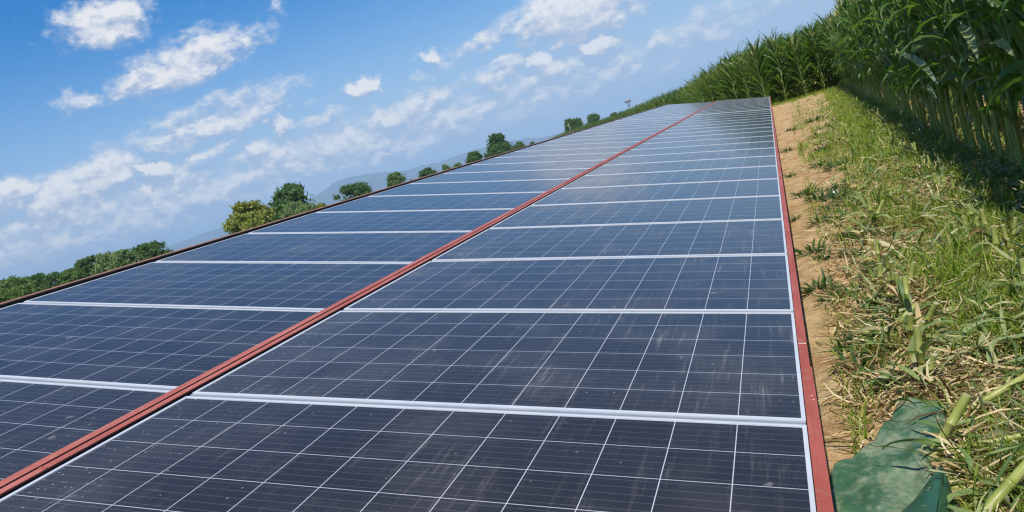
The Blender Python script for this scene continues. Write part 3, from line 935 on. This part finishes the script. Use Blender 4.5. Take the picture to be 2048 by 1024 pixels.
def pole(px, py, dist, label, rad=.14, arm=False, m_='wood'):
    x, y, H = stand(px, py, dist)
    r = empty("utility_pole", (x, y, 0)); tag(r, label, "pole", "utility poles beyond the panels")
    b = MB(); b.tube([(0, 0, -.3), (0, 0, H)], [rad, rad * .7], 8); b.build("shaft", MAT[m_], r, True)
    if arm:
        b = MB(); b.box(-.9, .9, -.06, .06, H - .5, H - .36)
        for q in (-.8, 0, .8): b.tube([(q, 0, H - .36), (q, 0, H - .1)], .05, 6)
        b.build("crossarm", MAT['galv'], r)


pole(1136.5, 247, 230, "pale wooden pole in front of the round dark tree", .16)
pole(1165, 241, 340, "thin grey pole between the two round dark trees", .16, True, 'galv')
pole(1276, 201, 520, "dark bare pole right of the antenna mast", .38, False, 'galv')
pole(644, 412, 150, "thin short pole beside the yellowish bush", .05)
pole(1095, 272, 420, "small distant post on the crop edge", .12)
x, y, H = stand(1254.5, 199, 480)
r = empty("antenna_mast", (x, y, 0)); tag(r, "grey antenna mast with two clusters of dishes on the skyline", "antenna mast")
b = MB()
for sx_ in (-.45, .45):
    for sy_ in (-.45, .45): b.tube([(sx_, sy_, -.3), (sx_ * .5, sy_ * .5, H)], .16, 5)
for k in range(9):
    z0, z1 = H * k / 9, H * (k + 1) / 9; s_ = .45 * (1 - .5 * k / 9)
    b.tube([(-s_, -s_, z0), (s_, -s_, z1)], .08, 4); b.tube([(s_, s_, z0), (-s_, s_, z1)], .08, 4)
    b.tube([(-s_, s_, z0), (-s_, -s_, z1)], .08, 4); b.tube([(s_, -s_, z0), (s_, s_, z1)], .08, 4)
b.build("lattice", MAT['galv'], r)
for z0, n_ in ((H - 1.0, 5), (H - 6.0, 6)):
    for k in range(n_):
        a = 6.28 * k / n_ + .3
        b = MB()
        c_ = np.array([math.cos(a) * 1.35, math.sin(a) * 1.35, z0]); o_ = np.array([math.cos(a), math.sin(a), 0])
        b.tube([c_ - o_ * .1, c_ + o_ * .12, c_ + o_ * .35], [.45, .85, .95], 10)
        b.tube([o_ * .3 + np.array([0, 0, z0]), c_], .09, 5)
        b.build("dish", MAT['galv'], r, True)

# ------------------------------------------------------------------ hills
def hill_mat(name, a, b_):
    m, t, out = mat(name)
    g = t.nodes.new('ShaderNodeNewGeometry')
    c = ramp(t, noise(t, .004, 6, .6, g.outputs['Position']), [(.35, a), (.65, b_)])
    b = N(t, 'ShaderNodeBsdfPrincipled', ins={'Base Color': c, 'Roughness': 1.0, 'Specular IOR Level': 0.0})
    t.links.new(b.outputs[0], out.inputs[0]); return m


def ridge(name, pts, dist, depth, m_, label, seed, rough_=.06):
    """a ridge line given by photo points, raised as terrain of real depth at that distance"""
    r = np.random.default_rng(seed)
    azs = []; hs = []
    for p in pts:
        d = ray(*p); hd = math.hypot(d[0], d[1])
        azs.append(math.atan2(d[0], d[1])); hs.append(max(0, CAM_H + d[2] / hd * dist))
    order = np.argsort(azs); azs = np.array(azs)[order]; hs = np.array(hs)[order]
    n = 160; aa = np.linspace(azs[0], azs[-1], n); h = np.interp(aa, azs, hs)
    k = np.ones(5) / 5; h = np.convolve(np.pad(h, 2, mode='edge'), k, 'valid')
    m = 26; V = []
    for j in range(m):
        q = j / (m - 1) * 2 - 1
        dd_ = dist + q * depth
        prof = max(0, 1 - abs(q)) ** 1.25
        wob = 1 + rough_ * 2 * (vnoise(aa * 160 + 5, np.full(n, q * 6 + 9.), seed) - .5) * (1 if abs(q) > .02 else .3)
        V.append(np.stack([np.sin(aa) * dd_, np.cos(aa) * dd_, h * prof * wob - 2], -1))
    V = np.concatenate(V); idx_ = np.arange(n * m).reshape(m, n)
    F_ = np.stack([idx_[:-1, :-1], idx_[:-1, 1:], idx_[1:, 1:], idx_[1:, :-1]], -1).reshape(-1, 4)
    tag(link(name, mesh_np(name, V, F_, m_, True)), label, None, None, 'structure')


MAT['hill'] = hill_mat("wooded_mountain", (.035, .055, .025), (.075, .085, .045))
MAT['tan'] = hill_mat("dry_hillside", (.36, .28, .19), (.46, .37, .26))
ridge("hills", [(520, 446), (570, 424), (600, 405), (618, 396), (640, 383), (655, 371), (668, 364), (690, 354), (715, 348), (735, 345), (765, 343), (800, 340), (820, 337), (842, 329),
                (870, 325), (890, 319), (915, 309), (940, 301), (975, 290), (1010, 280), (1050, 276), (1090, 273), (1130, 262)], 11000, 2500, MAT['hill'], "far wooded mountain ridge", 3)
ridge("hills", [(300, 509), (330, 492), (352, 484), (380, 476), (410, 464), (430, 457), (448, 451), (480, 443), (520, 436), (560, 434)], 12500, 2000, MAT['hill'], "far low mountain", 4)
ridge("hills", [(40, 580), (62, 549), (80, 546), (100, 556), (130, 558)], 12800, 1000, MAT['hill'], "far small hill", 5)
ridge("hills", [(1215, 245), (1240, 229), (1262, 217), (1285, 207), (1305, 202), (1330, 199), (1360, 192), (1400, 186)], 1500, 380, MAT['tan'], "pale dry hillside", 6, .02)

# ------------------------------------------------------------------ grass, weeds, litter
MAT['grass'] = leaf_mat("grass_blades", [(0, (.105, .175, .016)), (.5, (.200, .290, .026)), (.85, (.290, .360, .050)), (1, (.42, .37, .12))], .38, .5, .3)
MAT['weed'] = leaf_mat("weed_leaves", [(0, (.030, .070, .018)), (.6, (.055, .115, .028)), (1, (.090, .150, .040))], .3, .5, .3)
MAT['straw'] = leaf_mat("dry_straw", [(0, (.07, .045, .022)), (.2, (.20, .125, .05)), (.45, (.44, .32, .15)), (.8, (.62, .50, .28)), (1, (.70, .60, .40))], .15, .7, .2)
MAT['cutleaf'] = leaf_mat("cut_corn_leaves", [(0, (.07, .13, .035)), (.35, (.15, .23, .065)), (.65, (.26, .32, .12)), (1, (.52, .48, .27))], .25, .5, .35)
MAT['stub'] = leaf_mat("cut_corn_stalk", [(0, (.15, .20, .035)), (.45, (.28, .32, .07)), (.8, (.42, .42, .14)), (1, (.46, .36, .18))], .05, .4, .4, 14.0)
MAT['pith'] = simple_mat("stalk_pith", (.46, .42, .24), rough=.85, var=.35, scale=120)
MAT['soilroot'] = simple_mat("dry_sheath", (.42, .33, .17), rough=.8, var=.4, scale=60)


def ygen(n, y0, y1, p=1.7):
    """more of them close to the camera"""
    u = rng.random(n)
    return (y0 ** (1 - p) + u * (y1 ** (1 - p) - y0 ** (1 - p))) ** (1 / (1 - p))


def scatter(n, y0, y1, dens, xr, p=1.7):
    y = ygen(n, y0, y1, p); u = rng.uniform(xr[0], xr[1], n)
    x = u + .05 * y * np.clip((u + .3) / .5, 0, 1)          # strips widen along the array
    k = rng.random(n) < dens(x - .05 * y, y, x)
    x, y = x[k], y[k]
    return np.stack([x, y, gz(x, y)], -1)


TRIM = .0                                                   # soil begins at the trim


def d_grass(u, y, x):
    patch = vnoise(x * 3.1 + 4, y * 2.2, 11)
    mid = np.exp(-((u - .52) / .34) ** 2)                   # between the two cut rows
    right = .55 * np.exp(-((u - 1.0) / .22) ** 2)
    weedl = .30 * np.exp(-((u - .06) / .07) ** 2)
    lush = np.clip((y - 7.0) / 4, 0, 1) + .2 * np.clip((4.2 - y) / 1.2, 0, 1) * (u > .28)
    d = mid * (.50 + .75 * lush) * np.clip(patch * 2.2 - .45 + .6 * lush, 0, 1) + right * np.clip(patch * 2 - .4, 0, 1) + weedl * np.clip(patch * 2.6 - .9, 0, 1)
    d += .05 * np.clip(vnoise(x * 5, y * 3, 12) * 3 - 1.7, 0, 1) + .10 * (u > .75)
    strip = u < .06
    d += .55 * strip * np.clip((y - 6) / 5, .16, 1) * np.clip(vnoise(x * 6, y * 1.6, 14) * 3 - 1.0, 0, 1)
    d += .6 * np.exp(-((x + .02) / .07) ** 2) * np.clip((y - 8) / 6, 0, 1) * np.clip(vnoise(x * 6, y * 1.3, 15) * 3 - .8, 0, 1)
    d += .8 * np.clip(1 - np.abs(y - 35.0) / 1.1, 0, 1)
    return np.clip(d, 0, 1)


TARP = np.array([G(*p)[:2] for p in [(1803, 818), (1765, 868), (1740, 908), (1715, 934), (1660, 950), (1648, 985), (1650, 1060), (1660, 1250), (1905, 1250), (1935, 1060), (1925, 1010), (1890, 925), (1870, 915), (1890, 862), (1890, 838)]])


TARP = TARP.mean(0) + (TARP - TARP.mean(0)) * 1.13


def on_tarp(b):
    x, y = b[:, 0], b[:, 1]; inside = np.zeros(len(b), bool)
    for i in range(len(TARP)):
        (x0, y0), (x1, y1) = TARP[i], TARP[i - 1]
        c = ((y0 > y) != (y1 > y)) & (x < (x1 - x0) * (y - y0) / (y1 - y0 + 1e-12) + x0)
        inside ^= c
    return inside


def inpic(b, pad=60):
    """keep what the wide surroundings of the view can see"""
    c = (b - np.array([0, 0, CAM_H])) @ M
    px = FPX * c[:, 0] / c[:, 2] + 1024; py = FPX * c[:, 1] / c[:, 2] + 512
    return (c[:, 2] > .2) & (px > 1350) & (px < 2048 + 350) & (py < 1024 + 260) & ~on_tarp(b)


b = scatter(230000, 1.6, 37, d_grass, (-.10, 1.9), 1.55)
b = b[inpic(b)]
n = len(b)
big_ = np.clip((b[:, 1] - 4) / 10, 0, 1)
m_ = 26000                                                  # rank growth along the foot of the far field front and under it
y = rng.uniform(33.6, 44, m_) ** 1.0; x = rng.uniform(-7, 4.2, m_)
y = np.where(x < -.6, np.interp(x, BX, BY) + rng.uniform(-.9, 6, m_), y)
bf = np.stack([x, y, gz(x, y)], -1)
b = np.concatenate([b, bf]); n = len(b)
y = rng.uniform(2.1, 4.8, 3000); x = rng.uniform(.30, 1.25, 3000) + .05 * y
bn = np.stack([x, y, gz(x, y)], -1); bn = bn[(vnoise(x * 4.2, y * 3.4, 61) > .50)]; bn = bn[inpic(bn)]; nn = len(bn)
Vn, Fn = strips(bn, rng.uniform(0, 6.28, nn), np.radians(rng.uniform(40, 85, nn)), np.radians(rng.uniform(40, 130, nn)), rng.uniform(.12, .30, nn), rng.uniform(.006, .011, nn), 6, fold=.25)
big_ = np.clip((b[:, 1] - 4) / 10, 0, 1) + 2.2 * (b[:, 1] > 35.6)
V, F = strips(b, rng.uniform(0, 6.28, n), np.radians(rng.uniform(35, 85, n)), np.radians(rng.uniform(10, 100, n)),
              rng.uniform(.05, .17, n) * (1 + .2 * big_), rng.uniform(.0035, .0075, n) * (1 + 1.0 * big_), 3)
F = np.concatenate([F, Fn + len(V)]); V = np.concatenate([V, Vn])
tag(link("grass", mesh_np("grass", V, F, MAT['grass'], True)), "bright green grass between the cut corn rows", None, None, 'stuff')


def d_straw(u, y, x):
    patch = vnoise(x * 4 + 1, y * 2.6 + 7, 21)
    r1 = np.exp(-((u - .15) / .15) ** 2); r2 = np.exp(-((u - .72) / .18) ** 2); r3 = .7 * np.exp(-((u - 1.15) / .3) ** 2)
    d = (r1 * 1.2 + r2 * 1.4 + r3) * np.clip(patch * 2.4 - .5, .08, 1) + .38 + .12 * np.exp(-((u - .5) / .3) ** 2)
    d += .55 * np.exp(-(((x - .28) / .16) ** 2 + ((y - 3.7) / .55) ** 2))       # the heap above the tarp
    return np.clip(d, 0, 1)


# loose clods of soil
b = scatter(30000, 1.6, 30, lambda u, y, x: np.where(u < .3, np.clip(vnoise(x * 5, y * 3, 51) * 1.6 - .3, .12, 1), .25), (-.10, 1.2), 1.9)
b = b[inpic(b)]; n = len(b)
dirs = np.array([(1, 0, 0), (0, 1, 0), (-1, 0, 0), (0, -1, 0), (0, 0, 1), (0, 0, -.6)], float)
sz = (.003 + .018 * rng.random(n) ** 4)
V = b[:, None, :] + dirs[None] * sz[:, None, None] * rng.uniform(.5, 1.3, (n, 6, 3)) + rng.normal(0, .25, (n, 6, 3)) * sz[:, None, None]
tri = np.array([(0, 1, 4), (1, 2, 4), (2, 3, 4), (3, 0, 4), (1, 0, 5), (2, 1, 5), (3, 2, 5), (0, 3, 5)])
F = (np.arange(n)[:, None, None] * 6 + tri[None]).reshape(-1, 3)
tag(link("soil_clods", mesh_np("soil_clods", V.reshape(-1, 3), F, simple_mat("soil_clod", (.58, .41, .215), rough=.95, var=.35, scale=12, spec=.1), False)), "loose clods and crumbs of dry soil", None, None, 'stuff')

b = scatter(64000, 1.6, 37, d_straw, (-.09, 1.9), 1.75)
b = b[inpic(b)]; n = len(b); b[:, 2] += rng.uniform(.002, .035, n)
V, F = strips(b, rng.uniform(0, 6.28, n), np.radians(rng.normal(4, 14, n)), np.radians(rng.normal(8, 22, n)), rng.uniform(.04, .20, n), rng.uniform(.003, .012, n), 3,
              np.array([.6, 1, .9, .3]), roll=rng.normal(0, .7, n), side_bend=rng.normal(0, .8, n))
tag(link("straw_litter", mesh_np("straw_litter", V, F, MAT['straw'], True)), "dry straw and husk litter on the soil", None, None, 'stuff')

b = scatter(7500, 1.7, 37, lambda u, y, x: np.clip(d_straw(u, y, x) * .6 + .3 * (u > .30), 0, 1), (.02, 1.9), 1.7)
b = b[inpic(b)]; n = len(b); b[:, 2] += rng.uniform(.01, .05, n)
s = np.linspace(0, 1, 8); prof = np.clip(np.minimum(.5 + 2.5 * s, 1) * np.clip((1 - s) * 1.8, 0, 1) ** .7, .03, 1)
V, F = strips(b, rng.uniform(0, 6.28, n), np.radians(rng.normal(22, 24, n)), np.radians(rng.normal(55, 40, n)), rng.uniform(.09, .28, n), rng.uniform(.010, .026, n), 7, prof,
              fold=.3, roll=rng.normal(0, 1.0, n), wave=.14, side_bend=rng.normal(0, .6, n))
tag(link("cut_leaf_litter", mesh_np("cut_leaf_litter", V, F, MAT['cutleaf'], True)), "curled cut corn leaves lying over the stubble", None, None, 'stuff')

# weeds along the dirt strip, each clump its own thing
weeds = []
for i, (px, py, sc) in enumerate([(1612, 392, .22), (1640, 398, .20), (1655, 420, .16), (1640, 330, .2), (1648, 300, .22), (1640, 445, .15), (1625, 505, .17), (1650, 520, .14), (1640, 585, .17),
                                  (1668, 610, .12), (1700, 700, .12), (1720, 745, .12), (1760, 770, .13), (1640, 270, .25), (1626, 245, .25), (1580, 262, .2), (1572, 300, .16), (1590, 440, .10), (1580, 350, .12), (1790, 800, .1)]):
    g_ = G(px, py); weeds.append((py, g_, sc))
r_ = np.random.default_rng(8)
for k in range(34):
    y = 3.6 * (20 / 3.6) ** r_.random(); x = rowx(0, y) - .11 + r_.normal(0, .05); weeds.append((-y, np.array([x, y, 0.]), r_.uniform(.08, .19)))
weeds = [(-g_[1], g_, sc) for (_, g_, sc) in weeds]
for k, (py, g_, sc) in enumerate(sorted(weeds, key=lambda w: -w[0])):
    r_ = np.random.default_rng(500 + k); n = 46
    a = r_.uniform(0, 6.28, n); q = r_.random(n) ** .6 * sc * .55
    bb = np.stack([np.cos(a) * q, np.sin(a) * q, r_.uniform(0, .015, n)], -1)
    V, F = strips(bb, a + r_.normal(0, .5, n), np.radians(r_.uniform(25, 75, n)), np.radians(r_.uniform(20, 110, n)), sc * r_.uniform(.35, .85, n), sc * r_.uniform(.05, .12, n), 4,
                  np.array([.4, .9, 1, .7, .1]), fold=.25)
    o = link("weed_clump", mesh_np("weed_clump", V, F, MAT['weed'], True), None, (g_[0], g_[1], float(gz(g_[0], g_[1]))))
    tag(o, "low dark green weed clump beside the dirt strip, " + ordinal(k + 1) + " from the camera", "weed", "weeds along the dirt strip")

# cut stubs
def stub(p, az_, lean, L, rad, label, group, sheath=True, seed=0):
    r_ = np.random.default_rng(seed)
    root = empty("corn_stub", tuple(p)); tag(root, label, "corn stub", group)
    d = np.array([math.cos(az_) * math.sin(lean), math.sin(az_) * math.sin(lean), math.cos(lean)])
    ts = np.array([-.03, .0, .25, .5, .515, .53, .8, .985, 1.0]) ; ts[2:] *= L
    rads = rad * np.array([1.1, 1.1, 1.0, .97, 1.16, .96, .95, .94, .93])
    b = MB(); b.tube(np.outer(ts, d), rads, 9, cap=False); b.build("stalk", MAT['stub'], root, True)
    # slanted pale cut
    e = d * L; a = np.cross(d, [0, 0, 1.]) if abs(d[2]) < .95 else np.array([1., 0, 0]); a /= np.linalg.norm(a); c = np.cross(d, a)
    b = MB(); b.tube([e - d * .004, e + d * .0015], [rad * .90, rad * .88], 9); b.build("cut_end", MAT['pith'], root)
    if sheath:
        n = 3
        V, F = strips(np.outer(r_.uniform(.05, .5, n) * L, d), r_.uniform(0, 6.28, n), np.radians(r_.uniform(30, 80, n)), np.radians(r_.uniform(40, 140, n)), L * r_.uniform(.5, 1.1, n), rad * 2.0, 6,
                      np.array([.7, 1, 1, .9, .7, .5, .15]), fold=.5, roll=r_.normal(0, .6, n))
        link("sheath", mesh_np("sheath", V, F, MAT['cutleaf'] if r_.random() > .4 else MAT['straw'], True), root)


for row, (cnt, y0, y1, word) in enumerate([(62, 3.1, 30, "row beside the dirt strip"), (68, 3.3, 30, "row beside the corn shadow")]):
    yy = np.sort(ygen(cnt, y0, y1, 1.35))
    for k, y in enumerate(yy):
        x = rowx(row, y) + rng.normal(0, .035)
        lean = abs(rng.normal(.2, .38)) if row == 0 else abs(rng.normal(0, .2))
        stub((x, y, float(gz(x, y))), rng.uniform(0, 6.28) if row else rng.normal(-.3, .9), min(lean, 1.1), rng.uniform(.09, .22), rng.uniform(.011, .0155),
             "cut green corn stub, " + ordinal(k + 1) + " from the camera in the " + word, "cut stubs of the " + word, True, 900 + 100 * row + k)


def between(p0, p1, z0, z1, rad, label, seed, sheath=False):
    a = G(*p0, z0); b_ = G(*p1, z1); v = b_ - a; L = np.linalg.norm(v)
    stub(a, math.atan2(v[1], v[0]), math.acos(v[2] / L), L, rad, label, None, sheath, seed)


between((1868, 905), (1935, 790), .03, .20, .0155, "thick leaning green corn stub beside the tarp's right corner", 1)
between((1795, 752), (1852, 692), .02, .12, .0145, "stout leaning green stub with a pale torn end above the tarp", 2)
between((1772, 668), (1832, 610), .02, .12, .0140, "leaning stub by the dirt strip between straw and weeds", 3, True)
between((1950, 812), (2090, 730), .05, .12, .0125, "long green stalk lying slantwise over the grass at right", 4)
between((1955, 1040), (2080, 900), .05, .16, .0150, "long yellow-green stalk lying across the bottom right corner", 5)
between((1838, 912), (2040, 872), .04, .06, .0105, "pale dry stalk lying flat behind the thick leaning stub", 6)
between((1905, 975), (2020, 958), .03, .05, .0110, "pale dry stalk lying flat right of the raised tarp corner", 7)

# ------------------------------------------------------------------ tarp
def tarp_mat():
    m, t, out = mat("green_tarpaulin")
    tcn = t.nodes.new('ShaderNodeTexCoord'); ob = tcn.outputs['Object']
    n1_ = noise(t, 7, 6, .68, ob); n2_ = noise(t, 34, 5, .7, ob)
    c = mixc(t, mapr(t, n1_, .36, .62), (.034, .100, .047, 1), (.082, .165, .086, 1))
    c = mixc(t, mth(t, 'MULTIPLY', mapr(t, mth(t, 'MULTIPLY_ADD', n1_, .6, mth(t, 'MULTIPLY', n2_, .5)), .48, .74), .58), c, (.36, .35, .23, 1))
    b = N(t, 'ShaderNodeBsdfPrincipled', ins={'Base Color': c, 'Roughness': mth(t, 'MULTIPLY_ADD', n2_, .4, .25), 'Specular IOR Level': .45})
    bp = N(t, 'ShaderNodeBump', ins={'Strength': .35, 'Distance': .006, 'Height': n2_})
    t.links.new(bp.outputs[0], b.inputs['Normal'])
    t.links.new(b.outputs[0], out.inputs[0]); return m


MAT['tarp'] = tarp_mat()
MAT['tarp_clean_shaded'] = simple_mat('green_tarpaulin_clean_shaded', (.030, .105, .058), rough=.38, var=.4, scale=14, bump=.1)  # same tarp without dust, the fold's shade put into its green


def loft(Lp, Rp, nu, nv, zf, seed):
    Lp = np.array([G(*p)[:2] for p in Lp]); Rp = np.array([G(*p)[:2] for p in Rp])
    def res(P_, n):
        s_ = np.concatenate([[0], np.cumsum(np.linalg.norm(np.diff(P_, axis=0), axis=1))]); s_ /= s_[-1]
        q = np.linspace(0, 1, n); return np.stack([np.interp(q, s_, P_[:, 0]), np.interp(q, s_, P_[:, 1])], -1)
    a, b_ = res(Lp, nv), res(Rp, nv); u = np.linspace(0, 1, nu)[None, :, None]
    XY = a[:, None] * (1 - u) + b_[:, None] * u
    uu, vv = np.meshgrid(np.linspace(0, 1, nu), np.linspace(0, 1, nv))
    z = zf(XY[..., 0], XY[..., 1], uu, vv)
    V = np.concatenate([XY, z[..., None]], -1).reshape(-1, 3); i = np.arange(nu * nv).reshape(nv, nu)
    F_ = np.stack([i[:-1, :-1], i[:-1, 1:], i[1:, 1:], i[1:, :-1]], -1).reshape(-1, 4)
    return V, F_


def sheet(name, V, F_, parent, m_='tarp'):
    V = V - np.array(troot.location)
    o = link(name, mesh_np(name, V, F_, MAT[m_], True), parent)
    md = o.modifiers.new("thickness", 'SOLIDIFY'); md.thickness = .0025
    return o


g0 = G(1760, 960)
troot = empty("tarp", (g0[0], g0[1], 0)); tag(troot, "dusty green plastic tarp lying on the soil at the bottom right", "tarp")
V, F = loft([(1803, 823), (1772, 868), (1748, 908), (1722, 934), (1690, 944), (1668, 954), (1657, 985), (1660, 1060), (1668, 1200)],
            [(1898, 838), (1897, 862), (1880, 905), (1868, 940), (1872, 975), (1885, 1000), (1890, 1060), (1890, 1120), (1890, 1200)], 44, 70,
            lambda x, y, u, v: gz(x, y) * .4 +   .028 + .014 * (vnoise(x * 9 + 2, y * 6, 31) - .4) + .016 * (vnoise(x * 24, y * 15, 32) - .5) - .030 * np.clip(.16 - np.abs(vnoise(x * 5 + 3, y * 4.2, 33) - .5), 0, 1) * 3 - .02 * np.clip(.10 - np.abs(vnoise(x * 11 + 3, y * 7, 34) - .5), 0, 1) * 4 + .02 + .012 * np.sin(4.5 * (x * 3 + y * 5)) * v - .018 * (np.minimum(u, 1 - u) < .04), 5)
sheet("sheet", V, F, troot)
# the raised corner: two faces meeting in a ridge, with an eyelet hole
pk = G(1884, 934, .10); bl = G(1785, 1050, .045); bm = G(1870, 1060, .13); br = G(1924, 1040, .03)
def face(a, b_, c, n, bulge):
    """triangle a-b-c as a rippled quad grid"""
    V = []
    for i in range(n + 1):
        p, q = a + (b_ - a) * i / n, a + (c - a) * i / n
        for j in range(n + 1):
            w = p + (q - p) * j / n
            V.append(w + np.array([0, 0, bulge * math.sin(PI * j / n) * (i / n) + .004 * math.sin(9 * i / n + 7 * j / n)]))
    i_ = np.arange((n + 1) ** 2).reshape(n + 1, n + 1)
    F_ = np.stack([i_[:-1, :-1], i_[:-1, 1:], i_[1:, 1:], i_[1:, :-1]], -1).reshape(-1, 4)
    return np.array(V), F_
n = 22
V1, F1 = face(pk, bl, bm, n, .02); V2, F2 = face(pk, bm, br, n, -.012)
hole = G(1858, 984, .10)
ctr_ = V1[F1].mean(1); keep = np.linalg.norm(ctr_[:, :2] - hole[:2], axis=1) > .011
fo_ = sheet("folded_corner", np.concatenate([V1, V2]), np.concatenate([F1[keep], F2 + len(V1)]), troot, 'tarp_clean_shaded')
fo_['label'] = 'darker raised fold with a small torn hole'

# ------------------------------------------------------------------ white scrap
MAT['white'] = simple_mat("white_plastic_film", (.80, .80, .78), rough=.4, var=.08, scale=30)
r_ = np.random.default_rng(77); g_ = G(1667, 392)
k = 13; uu, vv = np.meshgrid(np.linspace(-1, 1, k), np.linspace(-1, 1, k))
zz = .035 * (1 - .5 * (uu ** 2 + vv ** 2)) + r_.normal(0, .011, uu.shape)
V = np.stack([uu * .05 * (1 + r_.normal(0, .1, uu.shape)), vv * .085 * (1 + r_.normal(0, .1, uu.shape)), np.maximum(zz, .0)], -1).reshape(-1, 3)
i = np.arange(k * k).reshape(k, k)
F = np.stack([i[:-1, :-1], i[:-1, 1:], i[1:, 1:], i[1:, :-1]], -1).reshape(-1, 4)
o = link("plastic_scrap", mesh_np("plastic_scrap", V, F, MAT['white']), None, (g_[0], g_[1], float(gz(g_[0], g_[1])) + .01))
tag(o, "crumpled white scrap of plastic in the weeds by the dirt strip", "plastic scrap")

# ------------------------------------------------------------------ air
HZ = bpy.data.materials.new("haze_air"); HZ.use_nodes = True
t = HZ.node_tree; t.nodes.clear()
hv = N(t, 'ShaderNodeVolumePrincipled'); ho = t.nodes.new('ShaderNodeOutputMaterial')
hv.inputs['Color'].default_value = (.55, .79, 1.0, 1)
hv.inputs['Density'].default_value = 1.4e-4
hv.inputs['Anisotropy'].default_value = -0.35
t.links.new(hv.outputs[0], ho.inputs['Volume'])
b = MB(); b.box(-16000, 8000, -3000, 15800, -60, 360)
hz = b.build("haze", HZ); hz['kind'] = 'stuff'; hz['label'] = "pale blue air over the far country"
